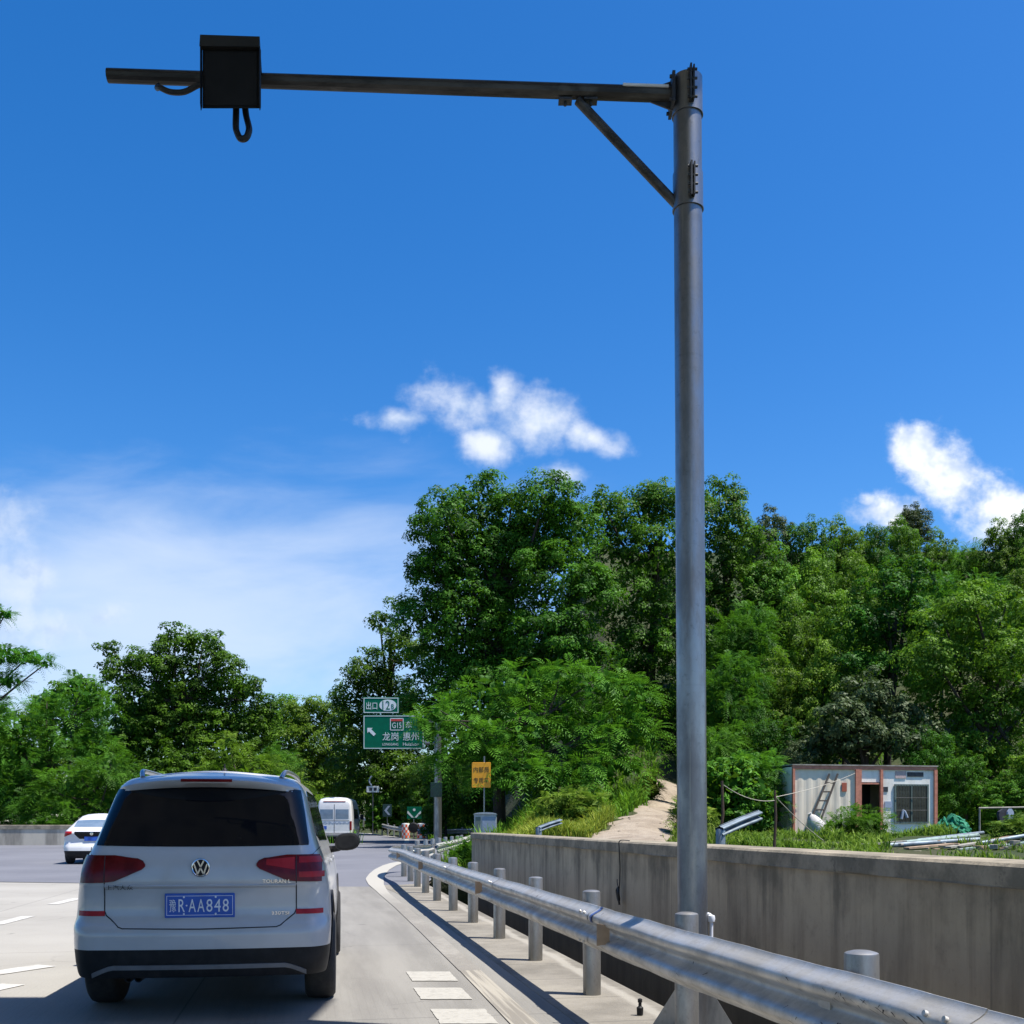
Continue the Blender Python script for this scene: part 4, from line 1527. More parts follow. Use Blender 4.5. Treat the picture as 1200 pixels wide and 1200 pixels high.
def bar2(a, b, w, yy):
    A, B = Vector((a[0], yy, a[1] + 0.985)), Vector((b[0], yy, b[1] + 0.985))
    t = (B - A).normalized()
    n = Vector((-t.z, 0, t.x)) * w / 2
    em.add([A - n, A + n, B + n, B - n, A - n + Vector((0, -.005, 0)), A + n + Vector((0, -.005, 0)), B + n + Vector((0, -.005, 0)), B - n + Vector((0, -.005, 0))],
           [(4, 5, 6, 7), (0, 1, 5, 4), (1, 2, 6, 5), (2, 3, 7, 6), (3, 0, 4, 7)])


yy = yb - 0.0145
bar2((-0.022, 0.049), (0.0, 0.006), 0.010, yy)
bar2((0.022, 0.049), (0.0, 0.006), 0.010, yy)
bar2((-0.046, 0.027), (-0.021, -0.044), 0.010, yy)
bar2((-0.021, -0.044), (0.0, -0.002), 0.010, yy)
bar2((0.021, -0.044), (0.0, -0.002), 0.010, yy)
bar2((0.046, 0.027), (0.021, -0.044), 0.010, yy)
em.build('emblem_letters', M['chrome'], emo)
# number plate
PZ, PX = 0.725, -0.006
py_ = S.rear(0, PZ) - 0.012
pt = MB()
pt.box((PX, py_ + .004, PZ), (0.485, 0.014, 0.168), bev=0.005)
plo = pt.build('number_plate', M['plate'], MPV)
fr = MB()
for a, b in (((-.228, -.066), (.228, -.066)), ((.228, -.066), (.228, .066)), ((.228, .066), (-.228, .066)), ((-.228, .066), (-.228, -.066))):
    c = Vector(((a[0] + b[0]) / 2 + PX, py_ - 0.0035, (a[1] + b[1]) / 2 + PZ))
    fr.box(c, (abs(a[0] - b[0]) + .003, 0.002, abs(a[1] - b[1]) + .003))
for bx in (-.11, .11):
    for bz in (-.058, .058):
        fr.lathe([(0.007, 0), (0.006, .003), (0.001, .003)], 10, xf=Matrix.Translation((PX + bx, py_ - .004, PZ + bz)) @ Matrix.Rotation(math.pi / 2, 4, 'X'))
fr.build('plate_border', M['plate_white'], plo)
tx = MB()
text_into(tx, '\u8c6b', 0.1, PX - 0.187, PZ, py_ - 0.005, 0.046, 0.0015, height=0.088)
for k, (ch, w_) in enumerate((('R', .044), ('A', .05), ('A', .05), ('8', .042), ('4', .045), ('8', .042))):
    text_into(tx, ch, 0.1, PX + (-0.125, -0.052, 0.008, 0.067, 0.123, 0.180)[k], PZ, py_ - 0.005, w_, 0.0015, height=0.088)
tx.lathe([(0.006, 0), (0.006, .002)], 10, xf=Matrix.Translation((PX - 0.091, py_ - .004, PZ)) @ Matrix.Rotation(math.pi / 2, 4, 'X'))
tx.build('plate_lettering', M['plate_white'], plo, fix=False)
# badges
tx = MB()
text_into(tx, '\u4e0a\u6c7d\u5927\u4f17', 0.05, -0.56, 0.856 - .005, S.rear(-0.56, 0.88) - 0.014, 0.185, 0.002, height=0.032)
tx.build('badge', M['galvdark'], MPV, fix=False)
tx = MB()
text_into(tx, 'TOURAN L', 0.05, 0.53, 0.888, S.rear(0.5, 0.89) - 0.006, 0.20, 0.003, height=0.026)
tx.build('badge', M['chrome'], MPV, fix=False)
tx = MB()
text_into(tx, '330TSI', 0.05, 0.555, 0.665, S.rear(0.56, 0.67) - 0.006, 0.125, 0.003, height=0.024)
tx.build('badge', M['chrome'], MPV, fix=False)
# lower silver trim, exhaust
xs = [x for x in np.linspace(-0.74, 0.74, 41)]
skl = lambda x: 0.325 if abs(x) < 0.6 else lerp(0.325, 0.272, ((abs(x) - 0.6) / 0.14) ** 1.2)
S.patch(xs, lambda x: skl(x) - 0.030, skl, 0.010, 'skid_trim', M['greysilver'], MPV, nz=2)
ex = MB()
for dx in (-0.49, -0.425):
    X = Matrix.Translation((dx, 0.14, 0.232)) @ Matrix.Rotation(math.pi / 2, 4, 'X')
    ex.lathe([(0.024, -0.2), (0.027, 0.07), (0.028, 0.08), (0.023, 0.08), (0.021, 0.0)], 20, xf=X)
ex.build('exhaust', M['black'], MPV, smooth=True)
# roof rails, aerial
for sx in (-1, 1):
    rl = MB()
    pts = [(0.520, 0.70, 1.63), (0.535, 0.76, 1.665), (0.545, 0.84, 1.682), (0.555, 1.0, 1.687), (0.57, 1.4, 1.690), (0.575, 2.0, 1.685), (0.57, 2.35, 1.66), (0.565, 2.45, 1.62)]
    rl.tube(smooth_path([(sx * a, b, c) for a, b, c in pts], 5), 0.018, 10)
    rl.build('roof_rail', M['alu'], MPV, smooth=True)
ae = MB()
ae.lathe([(0.024, 0), (0.018, 0.02), (0.007, 0.03), (0.005, 0.06), (0.001, 0.062)], 12, (0.06, 0.95, 1.688))
ae.build('aerial', M['black'], MPV, smooth=True)
# side windows, mirrors, handles
for sx in (-1, 1):
    for y0, y1 in ((0.78, 1.22), (1.28, 2.1), (2.16, 3.05)):
        ysl = list(np.linspace(y0, y1, 9))
        hi_ = lambda y: min(1.55, S.top(y) - 0.05) - 0.06 * (1 - sm(0.7, 1.15, y))
        lo_ = lambda y: 1.155 - 0.02 * sm(1, 3, y) + 0.04 * (1 - sm(0.75, 1.1, y))
        S.side_patch(sx, ysl, lo_, hi_, 0.004, 'side_window', M['glass'], MPV)
    mr = MB()
    X = Matrix.Translation((sx * 1.015, 2.92, 1.12))
    ring = []
    for k, (dy, sc_x, sc_z) in enumerate(((-0.055, .70, .70), (-0.05, .90, .90), (-0.03, 1.0, 1.0), (0.02, 0.98, .96), (0.07, .78, .74), (0.10, .40, .40), (0.105, .05, .05))):
        ring.append([Vector((sx * (1.015 + 0.125 * sc_x * math.copysign(abs(math.cos(a)) ** .75, math.cos(a))), 2.92 + dy, 1.115 + 0.085 * sc_z * math.copysign(abs(math.sin(a)) ** .8, math.sin(a)) + 0.012 * math.cos(a))) for a in np.linspace(0, 2 * math.pi, 21)])
    mr.grid(ring)
    mr.add(ring[0][:-1], [tuple(range(20))])
    mr.tube([(sx * 0.84, 2.98, 1.04), (sx * 0.93, 2.95, 1.05), (sx * 0.97, 2.93, 1.07)], [0.035, 0.028, 0.03], 8)
    mr.build('mirror', M['black'], MPV, smooth=True)
    for y in (1.55, 2.45):
        dh = MB()
        dh.box((sx * (S.w(0.98, y) + 0.022), y, 0.985), (0.02, 0.19, 0.028), bev=0.008)
        dh.build('door_handle', M['white_car'], MPV)
ws = MB()
for y0, z0, y1, z1 in ((2.78, 1.60, 3.42, 1.15),):
    ws.add([(-0.62, y0, z0 + .025), (0.62, y0, z0 + .025), (0.76, y1, z1 + .03), (-0.76, y1, z1 + .03)], [(0, 1, 2, 3)])
ws.build('windscreen', M['glass'], MPV)


for o in MPV.children:
    if not o.name.startswith('wheel') or o.name.startswith('wheel_arch'):
        o.location.z += 0.06

# ---- the small white car to the left
CAR = thing('small_car', 'small white hatchback driving ahead beside the concrete parapet', 'car', (P(107, 0, 33.5).x, 33.5, road_z(33.5)), math.radians(11))
T = Shell([(0.18, 0.78), (0.3, 0.86), (0.5, 0.895), (0.8, 0.89), (0.95, 0.87), (1.08, 0.82), (1.25, 0.73), (1.42, 0.64), (1.52, 0.58), (1.58, 0.48)],
          [(0.18, 0.14), (0.3, 0.03), (0.45, 0.0), (0.58, 0.03), (0.66, 0.09), (0.78, 0.10), (0.98, 0.05), (1.06, 0.10), (1.16, 0.35), (1.3, 0.72), (1.42, 1.05), (1.52, 1.35), (1.58, 1.7)],
          [(0, 2), (2.2, 2), (2.6, 1.5), (3.2, 1.05), (4.0, 0.92), (4.3, 0.7)], 4.3, s0=0.72, R=0.32, bow=0.05)
YT = [2.1, 2.3, 2.5, 2.7, 2.9, 3.1, 3.4, 3.7, 4.0, 4.25]
T.body([0.42, 0.5, 0.58, 0.66, 0.72, 0.78, 0.86, 0.92, 0.98, 1.02, 1.06, 1.11, 1.16, 1.23, 1.3, 1.36, 1.42, 1.47, 1.52, 1.55, 1.58], YT, [(0.75, 0.33, 0.38), (3.4, 0.33, 0.38)]).build('body', M['white_van'], CAR, smooth=True, angle=0.9)
T.body([0.18, 0.24, 0.3, 0.36, 0.421], YT, [(0.75, 0.33, 0.38), (3.4, 0.33, 0.38)], close=False).build('bumper', M['black'], CAR, smooth=True)
ub = MB()
ub.box((0, 2.1, 0.30), (1.2, 3.9, 0.14))
ub.box((0, 0.75, 0.73), (1.5, .8, .02))
ub.build('underbody', M['black'], CAR)
T.patch(list(np.linspace(-0.60, 0.60, 17)), lambda x: 1.17, lambda x: 1.40 - 0.03 * (abs(x) / .6) ** 2, 0.006, 'rear_window', M['glass_sky'], CAR)
T.patch(list(np.linspace(-0.52, 0.52, 15)), lambda x: 0.80 if abs(x) < .38 else lerp(.80, .95, (abs(x) - .38) / .14), lambda x: 1.02, 0.008, 'tailgate_panel', M['glass'], CAR)
for sx in (-1, 1):
    T.patch([sx * x for x in (0.60, 0.66, 0.72, 0.78, 0.82, 0.845)], pl((-.85, .86), (-.6, .95), (.6, .95), (.85, .86)), lambda x: 1.03, 0.012, 'taillight', M['lamp2'], CAR)
    for hy in (0.75, 3.4):
        wheel(CAR, sx * 0.77, hy, 0.33, 0.22, sx)
pt = MB()
pt.box((0, T.rear(0, .80) - 0.018, 0.80), (0.44, 0.012, 0.14))
po_ = pt.build('number_plate', M['plate'], CAR)
em = MB()
em.lathe([(0.05, -0.01), (0.05, 0.006), (0.03, 0.008)], 16, xf=Matrix.Translation((0.0, T.rear(0, .95) - 0.016, 0.955)) @ Matrix.Rotation(math.pi / 2, 4, 'X'))
em.build('emblem', M['chrome'], CAR)
for sx in (-1, 1):
    T.side_patch(sx, list(np.linspace(1.3, 2.6, 9)), lambda y: 1.12, lambda y: min(1.42, 1.15 + (y - 1.3) * .6, T.top(y) - .05), 0.005, 'side_window', M['glass'], CAR)
    mr = MB()
    mr.box((sx * 0.98, 2.75, 1.08), (0.2, 0.1, 0.13), bev=0.03)
    mr.build('mirror', M['white_car'], CAR)

# ---- the high-roofed van
VAN = thing('van', 'white high-roofed van on the asphalt just beyond the minivan mirror', 'van', (P(391.5, 0, 60).x, 60.0, road_z(60)), math.radians(2.5))
V = Shell([(0.25, 0.90), (0.4, 0.97), (0.7, 1.0), (1.2, 1.0), (1.6, 0.985), (2.1, 0.95), (2.35, 0.90), (2.5, 0.80), (2.58, 0.62)],
          [(0.25, 0.05), (0.45, 0.0), (0.6, 0.06), (1.2, 0.07), (1.6, 0.09), (2.1, 0.13), (2.35, 0.17), (2.5, 0.26), (2.58, 0.5)],
          [(0, 3), (3.6, 3), (3.9, 2.45), (4.5, 1.5), (4.8, 1.2), (5.2, 0.9)], 5.2, s0=0.84, R=0.16, bow=0.03)
YV = [0.9, 1.2, 1.6, 2.2, 2.8, 3.4, 3.7, 4.0, 4.3, 4.6, 4.9, 5.15]
hv = [(1.0, 0.36, 0.42), (4.3, 0.36, 0.42)]
V.body([0.42, 0.5, 0.6, 0.7, 0.8, 0.95, 1.1, 1.25, 1.4, 1.6, 1.8, 2.0, 2.1, 2.2, 2.3, 2.38, 2.45, 2.5, 2.54, 2.58], YV, hv).build('body', M['white_van'], VAN, smooth=True, angle=0.9)
V.body([0.25, 0.33, 0.421], YV, hv, close=False).build('bumper', M['black'], VAN, smooth=True)
ub = MB()
ub.box((0, 2.5, 0.4), (1.5, 4.6, 0.16))
ub.box((0, 1.0, 0.79), (1.8, .9, .02))
ub.build('underbody', M['black'], VAN)
for sx in (-1, 1):
    dr = thing_part('rear_door', VAN)
    V.patch([sx * x for x in np.linspace(0.07, 0.80, 8)], lambda x: 1.38, lambda x: 1.92, 0.008, 'window', M['glass_sky'], dr)
    sm_ = MB()
    V.line([(sx * 0.012, 0.55), (sx * 0.012, 2.2)], 0.008, sm_, 0.0)
    V.line([(sx * 0.03, 1.28), (sx * 0.84, 1.28)], 0.012, sm_, 0.0)
    sm_.build('seam', M['seam'], dr)
    V.patch([sx * x for x in (0.86, 0.90, 0.94, 0.965)], lambda x: 0.75, lambda x: 1.25, 0.012, 'taillight', M['lamp'], VAN)
    for hy in (1.0, 4.3):
        wheel(VAN, sx * 0.84, hy, 0.36, 0.24, sx)
    mr = MB()
    mr.box((sx * 1.16, 4.1, 1.5), (0.22, 0.12, 0.32), bev=0.04)
    mr.build('mirror', M['black'], VAN)
V.patch(list(np.linspace(-0.82, -0.42, 9)), lambda x: 0.80, lambda x: 0.98, 0.010, 'number_plate', M['plate'], VAN)
V.patch(list(np.linspace(-0.88, 0.88, 21)), lambda x: 1.12 + .04 * math.sin(x * 31), lambda x: 1.20 + 0.04 * math.sin(x * 23 + 1), 0.009, 'lettering_band', M['cloth_pale'], VAN)
V.patch(list(np.linspace(-0.62, 0.62, 9)), lambda x: 2.33, lambda x: 2.37, 0.014, 'brake_light', M['lamp'], VAN)
V.patch(list(np.linspace(-0.95, 0.95, 21)), lambda x: 0.40, lambda x: 0.60, 0.05, 'step_bumper', M['greysilver'], VAN)
for y0, y1 in ((1.3, 2.4), (2.5, 3.4)):
    for sx in (-1, 1):
        V.side_patch(sx, list(np.linspace(y0, y1, 7)), lambda y: 1.4, lambda y: 1.95, 0.006, 'side_window', M['glass'], VAN)


# ------------------------------------------------------------ signs and street furniture at the gore
def board(mb, x0, z0, x1, z1, y, t=0.03, r=0.0):
    mb.box(((x0 + x1) / 2, y + t / 2, (z0 + z1) / 2), (x1 - x0, t, z1 - z0), bev=min(0.01, t / 3))


YS_ = 57.0
SGN = thing('direction_sign', 'large green motorway exit sign with a smaller exit-number board above, partly behind leaves', 'road sign', (P(513, 0, YS_).x, YS_, road_z(YS_) + .2))
ox, oz = SGN.location.x, SGN.location.z
pole = MB()
pole.lathe([(0.22, -0.3), (0.20, 4.0), (0.18, 6.6)], 20)
pole.build('pole', M['galvpole'], SGN, smooth=True)


def SX(px):
    return P(px, 0, YS_ - .4).x - ox


def SZ(py):
    return P(600, py, YS_ - .4).z - oz


arm_ = MB()
for zz in (SZ(845), SZ(870)):
    arm_.tube([(0, 0, zz), (SX(430), 0, zz)], 0.09, 10)
arm_.build('arm', M['galvpole'], SGN, smooth=True)


def green_board(name, px0, py0, px1, py1):
    x0, x1, z1, z0 = SX(px0), SX(px1), SZ(py0), SZ(py1)
    b = MB()
    board(b, x0, z0, x1, z1, -0.4, 0.06)
    o = b.build(name, M['sign_green'], SGN)
    f = MB()
    k, t = 0.05, 0.035
    for (ax, az, bx, bz) in ((x0 + k, z0 + k, x1 - k, z0 + k), (x0 + k, z1 - k, x1 - k, z1 - k)):
        f.box(((ax + bx) / 2, -0.406, az), (bx - ax + t, 0.008, t))
    for xx in (x0 + k, x1 - k):
        f.box((xx, -0.406, (z0 + z1) / 2), (t, 0.008, z1 - z0 - 2 * k - t))
    f.build('border', M['sign_white'], o)
    return o


b1 = green_board('exit_number_board', 425.5, 817, 467.5, 836)
tx = MB()
text_into(tx, '\u51fa\u53e3', 1, SX(435.6), SZ(827), -0.405, SX(442) - SX(429.2), 0.006, height=0.40)
tx.build('lettering', M['sign_white'], b1, fix=False)
ov = MB()
ov.lathe([(1, -0.006), (1, 0.006)], 36, xf=Matrix.Translation(((SX(445) + SX(464)) / 2, -0.404, SZ(826.5))) @ Matrix.Rotation(math.pi / 2, 4, 'X') @ Matrix.Diagonal(((SX(464.5) - SX(444.5)) / 2, (SZ(820) - SZ(833.5)) / 2, 1, 1)))
ov.build('number_oval', M['sign_white'], b1)
tx = MB()
text_into(tx, '12', 1, SX(452.6), SZ(826.5), -0.414, SX(457.2) - SX(448.4), 0.004, height=0.46)
text_into(tx, 'B', 1, SX(460.2), SZ(828.0), -0.414, SX(461.8) - SX(458.7), 0.004, height=0.26)
tx.build('number', M['sign_green'], b1, fix=False)
b2_ = green_board('destination_board', 425.5, 838, 497, 878)
tx = MB()
text_into(tx, '\u9f99\u5c97', 1, SX(457.5), SZ(863), -0.405, SX(467) - SX(448.5), 0.006, height=0.44)
tx.build('lettering', M['sign_white'], b2_, fix=False)
tx = MB()
text_into(tx, '\u60e0\u5dde', 1, SX(481.5), SZ(863), -0.405, SX(491) - SX(472.5), 0.006, height=0.44)
tx.build('lettering', M['sign_white'], b2_, fix=False)
tx = MB()
text_into(tx, '\u4e1c', 1, SX(479), SZ(849), -0.405, SX(482.5) - SX(475.5), 0.006, height=0.36)
tx.build('lettering', M['sign_white'], b2_, fix=False)
tx = MB()
text_into(tx, 'LONGGANG', 1, SX(457.5), SZ(872.2), -0.405, SX(467) - SX(448.5), 0.004, height=0.13)
tx.build('lettering', M['sign_white'], b2_, fix=False)
tx = MB()
text_into(tx, 'Huizhou', 1, SX(481.5), SZ(872), -0.405, SX(491) - SX(472.5), 0.004, height=0.17)
tx.build('lettering', M['sign_white'], b2_, fix=False)
tx = MB()
text_into(tx, 'G15', 1, SX(465), SZ(850), -0.415, SX(470.5) - SX(459.8), 0.006, height=0.30)
tx.build('lettering', M['sign_white'], b2_, fix=False)
tx = MB()
# arrow up-left
ax, az = SX(430.5), SZ(853)
u = (SX(440) - SX(430))
shape = [(0, 0), (0.62, 0.0), (0.45, -0.17), (1.0, -0.72), (0.74, -0.98), (0.19, -0.43), (0.0, -0.60)]
tx.prism([(ax + a * u, az + b * u * 0.98) for a, b in shape], -0.408, -0.402, 'y')
tx.build('arrow', M['sign_white'], b2_)
sh = MB()
x0, x1, z0, z1 = SX(457.5), SX(472.5), SZ(855.5), SZ(842)
for a in (((x0 + x1) / 2, -0.406, z0, x1 - x0, .04), ((x0 + x1) / 2, -0.406, z1, x1 - x0, .04)):
    sh.box(a[:3], (a[3], 0.008, a[4]))
for xx in (x0, x1):
    sh.box((xx, -0.406, (z0 + z1) / 2), (.04, 0.008, z1 - z0))
sh.build('shield_border', M['sign_white'], b2_)
sh = MB()
sh.box(((x0 + x1) / 2, -0.408, z1 - 0.085), (x1 - x0 - .05, 0.008, 0.11))
sh.build('shield_band', M['sign_red'], b2_)
# green tape-covered board on the mast
gb = MB()
board(gb, SX(504.5), SZ(934), SX(518), SZ(917), -0.42, 0.05)
gb.build('small_board', M['board_dark'], SGN)

# orange staff-vehicle sign
YO = 50.0
c = P(567.5, 0, YO)
ORS = thing('orange_sign', 'orange sign with two rows of black characters on a thin post above the grey cabinet', 'road sign', (c.x, YO, 0.3))
pm_ = MB()
pm_.lathe([(0.038, 0), (0.038, 4.2)], 14)
pm_.build('post', M['galvpole'], ORS, smooth=True)
X_ = lambda px: P(px, 0, YO).x - c.x
Z_ = lambda py: P(600, py, YO).z - 0.3
b = MB()
board(b, X_(553), Z_(923), X_(575), Z_(893.5), -0.08, 0.035)
ob = b.build('board', M['sign_orange'], ORS)
tx = MB()
text_into(tx, '\u5185\u90e8\u5458', 1, X_(564), Z_(902), -0.082, X_(573) - X_(555.3), 0.004, height=0.26)
tx.build('lettering', M['sign_black'], ob, fix=False)
tx = MB()
text_into(tx, '\u4e13\u7528\u8f66', 1, X_(564), Z_(914.5), -0.082, X_(573) - X_(555.3), 0.004, height=0.26)
tx.build('lettering', M['sign_black'], ob, fix=False)

# grey cabinet
cab = P(569, 0, 49.0)
CAB = thing('control_cabinet', 'silver grey roadside cabinet with domed lid standing at the wall end below the orange sign', 'cabinet', (cab.x, 49.0, 0.3))
b = MB()
b.box((0, 0, 0.76), (1.02, 0.7, 1.4), bev=0.02)
b.build('cabinet_body', M['cabinet'], CAB)
b = MB()
rows = []
for y in (-0.4, 0.4):
    rows.append([Vector((x, y, 1.463 + 0.10 * math.sqrt(max(0, 1 - (x / 0.56) ** 2)))) for x in np.linspace(-0.56, 0.56, 13)])
    b.add(rows[-1], [tuple(range(13))])
b.grid(rows)
b.build('lid', M['cabinet'], CAB)
for x0, x1, m_ in ((-0.46, -0.22, 'window_frame'), (-0.14, 0.46, 'cloth_pale')):
    b = MB()
    b.box(((x0 + x1) / 2, -0.358, 0.78), (x1 - x0, 0.02, 1.15), bev=0.006)
    b.build('door', M[m_], CAB)

# green gore sign, black drum, chequered drums
YG = 72.0
c = P(485, 0, YG)
GS = thing('gore_sign', 'small green and white gore sign on a post above the chequered drums', 'road sign', (c.x, YG, road_z(YG)))
Xg = lambda px: P(px, 0, YG).x - c.x
Zg = lambda py: P(600, py, YG).z - road_z(YG)
b = MB()
b.lathe([(0.045, 0), (0.045, 2.1)], 10)
b.build('post', M['galvpole'], GS)
b = MB()
board(b, Xg(477), Zg(959.5), Xg(494), Zg(945.5), -0.08, 0.04)
bo = b.build('board', M['sign_green'], GS)
b = MB()
w_ = Xg(494) - Xg(477)
for sx in (-1, 1):
    cx = (Xg(477) + Xg(494)) / 2
    z0 = Zg(959)
    b.prism([(cx + sx * 0.02, z0 + .05), (cx + sx * 0.16, z0 + .05), (cx + sx * 0.46, z0 + 0.34), (cx + sx * 0.46, z0 + 0.5), (cx + sx * 0.38, z0 + 0.46)], -0.09, -0.081, 'y')
b.lathe([(0.09, -.005), (0.09, .005)], 16, xf=Matrix.Translation(((Xg(477) + Xg(494)) / 2, -0.086, Zg(949))) @ Matrix.Rotation(math.pi / 2, 4, 'X'))
b.build('arrows', M['sign_white'], bo)
b = MB()
q = P(484.5, 970, YG - .5)
b.lathe([(0.05, -.12), (0.30, -.1), (0.36, 0.0), (0.30, 0.1), (0.05, .12)], 24, xf=Matrix.Rotation(math.pi / 2, 4, 'X'))
bl_ = b.build('warning_lamp', M['black'], None, smooth=True)
bl_.parent = GS
bl_.location = (q.x - c.x, -0.5, q.z - road_z(YG))
for k, (px, lab) in enumerate(((475.5, 'orange and white chequered crash drum at the gore, next to the far dark guardrail'), (495.5, 'wider orange and white chequered crash drum at the gore, next to the bright straight rail'))):
    w = (9.5, 14)[k] / 2 / PXF * YG
    q = P(px, 0, YG)
    D = thing('crash_drum', lab, 'crash drum', (q.x, YG, road_z(YG)), 0, 'chequered drums at the gore')
    b = MB()
    b.lathe([(w * .96, 0), (w, 0.02), (w, 1.0), (w * .94, 1.05), (w * .2, 1.07)], 24)
    b.build('drum_body', M['sign_white'], D, smooth=True)
    ch = MB()
    for i in range(12):
        for j in range(5):
            if (i + j) % 2:
                a0_, a1_ = 2 * math.pi * i / 12, 2 * math.pi * (i + 1) / 12
                z0, z1 = 0.06 + j * 0.185, 0.06 + (j + 1) * 0.185
                rr_ = w + 0.004
                vs = []
                for t in range(4):
                    a = lerp(a0_, a1_, t / 3)
                    vs.append([Vector((rr_ * math.cos(a), rr_ * math.sin(a), z)) for z in (z0, z1)])
                ch.grid(vs)
    ch.build('chequer_sheeting', M['cheq_orange'], D, fix=False)

# chevron, little white sign
q = P(454, 0, 84)
CH = thing('chevron_sign', 'dark green chevron sign with pale arrow in front of the far trees', 'road sign', (q.x, 84, .5))
b = MB()
b.lathe([(0.04, 0), (0.04, 1.4)], 8)
b.build('post', M['galvpole'], CH)
b = MB()
z0 = P(600, 957, 84).z - .5
board(b, -0.36, z0, 0.34, z0 + 0.98, -0.06, 0.03)
bo = b.build('board', M['board_dark'], CH)
b = MB()
zc = z0 + .49
b.prism([(-0.24, zc), (0.06, zc + 0.36), (0.24, zc + 0.36), (-0.04, zc), (0.24, zc - 0.36), (0.06, zc - 0.36)], -0.07, -0.062, 'y')
b.build('arrow', M['cloth_pale'], bo)
q = P(437, 0, 86)
WS = thing('white_sign', 'small white sign with two dark squares on a thin post left of the chevron', 'road sign', (q.x, 86, .5))
b = MB()
z0 = P(600, 928.5, 86).z - .5
b.lathe([(0.05, 0), (0.05, z0 + .1)], 8)
b.build('post', M['galvpole'], WS)
b = MB()
board(b, -0.5, z0, 0.5, z0 + 0.5, -0.07, 0.03)
bo = b.build('board', M['sign_white'], WS)
b = MB()
for xx in (-.17, .19):
    b.box((xx, -0.074, z0 + .25), (0.24, 0.008, 0.26))
b.build('dark_square', M['galvdark'], bo)
b = MB()
b.tube(smooth_path([(-0.1, -.05, z0 + .55), (-0.26, -.05, z0 + .8), (-0.26, -.05, z0 + 1.05), (-0.08, -.05, z0 + 1.3)], 4), 0.06, 8)
b.build('bracket', M['cloth_pale'], WS)

# ------------------------------------------------------------ behind the concrete wall
# bent scrap guardrail ends
for k, (pxa, pya, pxb, pyb, Y, lab) in enumerate(((843, 975, 889, 956, 16.5, 'bluish steel guardrail end sloping up from behind the wall by the mast'), (630, 972, 656, 963, 26.0, 'bluish steel guardrail end poking up by the grass below the dirt track'))):
    a, b = P(pxa, pya, Y), P(pxb, pyb, Y + .8)
    RT = thing('guardrail_end', lab, 'guardrail', (a.x, a.y, 0.86))
    bb_ = MB()
    o = Vector((a.x, a.y, .86))
    pth = [a - o, a.lerp(b, .5) - o + Vector((0, 0, .01)), b - o]
    sc2 = 0.62 if k == 0 else 0.5
    beam(bb_, smooth_path(pth, 4), 1.0 if False else -1.0, 0.31 * sc2 * 1.0, 0.08)
    beam(bb_, smooth_path([p + Vector((0, .02, 0)) for p in pth], 4), 1.0, 0.31 * sc2, 0.08)
    bb_.build('beam', M['bluegrey'], RT, smooth=True, fix=False)
    p_ = MB()
    p_.lathe([(0.075, -0.3), (0.075, a.z - .86 + .02), (0.06, a.z - .86 + .05), (.01, a.z - .86 + .055)], 16, (0.03, 0.06, 0))
    p_.build('post', M['bluegrey'], RT, smooth=True)

# cabin
YC = 43.5
cx0, cx1 = P(928.5, 0, YC).x, P(1102, 0, YC).x
CW = cx1 - cx0
CZ = hill(14, YC) - 0.05
CH_ = P(0, 897, YC).z - CZ
CAB_ = thing('container_cabin', 'white container cabin with orange frame, open dark door and barred window', 'cabin', (cx0, YC, CZ), math.radians(11.0))
CAB_.scale = (1.075, 1.0, 1.0)
xd0, xd1, xe = P(1003, 0, YC).x - cx0, P(1010, 0, YC).x - cx0, P(1033, 0, YC).x - cx0
D_ = 2.5
b = MB()
# ribbed old left panel
n = 26
rows = []
for i in range(n + 1):
    x = lerp(0.10, xd0, i / n)
    rows.append([Vector((x, 0.02 + (0.015 if i % 4 < 2 else 0), z)) for z in (0.05, CH_ - 0.14)])
b.grid(rows)
b.build('left_panel', M['cabin_left'], CAB_)
b = MB()
zdoor = CH_ * 0.755
b.box(((xe + CW) / 2, 0.06, CH_ / 2), (CW - xe - 0.05, 0.08, CH_ - 0.2))
b.box(((xd1 + xe) / 2, 0.06, (zdoor + CH_) / 2), (xe - xd1, 0.08, CH_ - zdoor - .12))
b.build('right_panel', M['cabin_white'], CAB_)
b = MB()
b.box((CW / 2, D_, CH_ / 2), (CW, 0.06, CH_ - .1))
b.box((0.04, D_ / 2, CH_ / 2), (0.06, D_ - .1, CH_ - .1))
b.box((CW - 0.04, D_ / 2, CH_ / 2), (0.06, D_ - .1, CH_ - .1))
b.build('rear_wall', M['cabin_white'], CAB_)
b = MB()
b.box((CW / 2, D_ / 2 - .03, CH_ + 0.03), (CW + .06, D_ + .1, 0.05))
b.build('roof', M['paleboard'], CAB_)
b = MB()
b.box((CW / 2, 0.0, CH_ - 0.07), (CW, 0.10, 0.14))
b.build('frame_rail', M['cabin_orange'], CAB_)
for x, w in ((0.045, 0.09), ((xd0 + xd1) / 2, xd1 - xd0), (xe + .045, .11), (CW - 0.05, 0.13)):
    b = MB()
    b.box((x, 0.0, CH_ / 2 - .07), (w, 0.12, CH_ - .14))
    b.build('frame_post', M['cabin_orange'], CAB_)
b = MB()
b.box(((xd1 + xe) / 2, 0.02, zdoor), (xe - xd1, 0.1, 0.06))
b.build('door_frame', M['cabin_orange'], CAB_)
b = MB()
b.box(((xd1 + xe) / 2, 1.2, zdoor / 2), (xe - xd1 + .4, 0.05, zdoor))
b.box((CW / 2, D_ / 2, 0.02), (CW - .1, D_ - .1, 0.06))
b.box((CW / 2, D_ / 2, CH_ - .05), (CW - .2, D_ - .2, 0.04))
b.build('interior', M['dark_room'], CAB_)
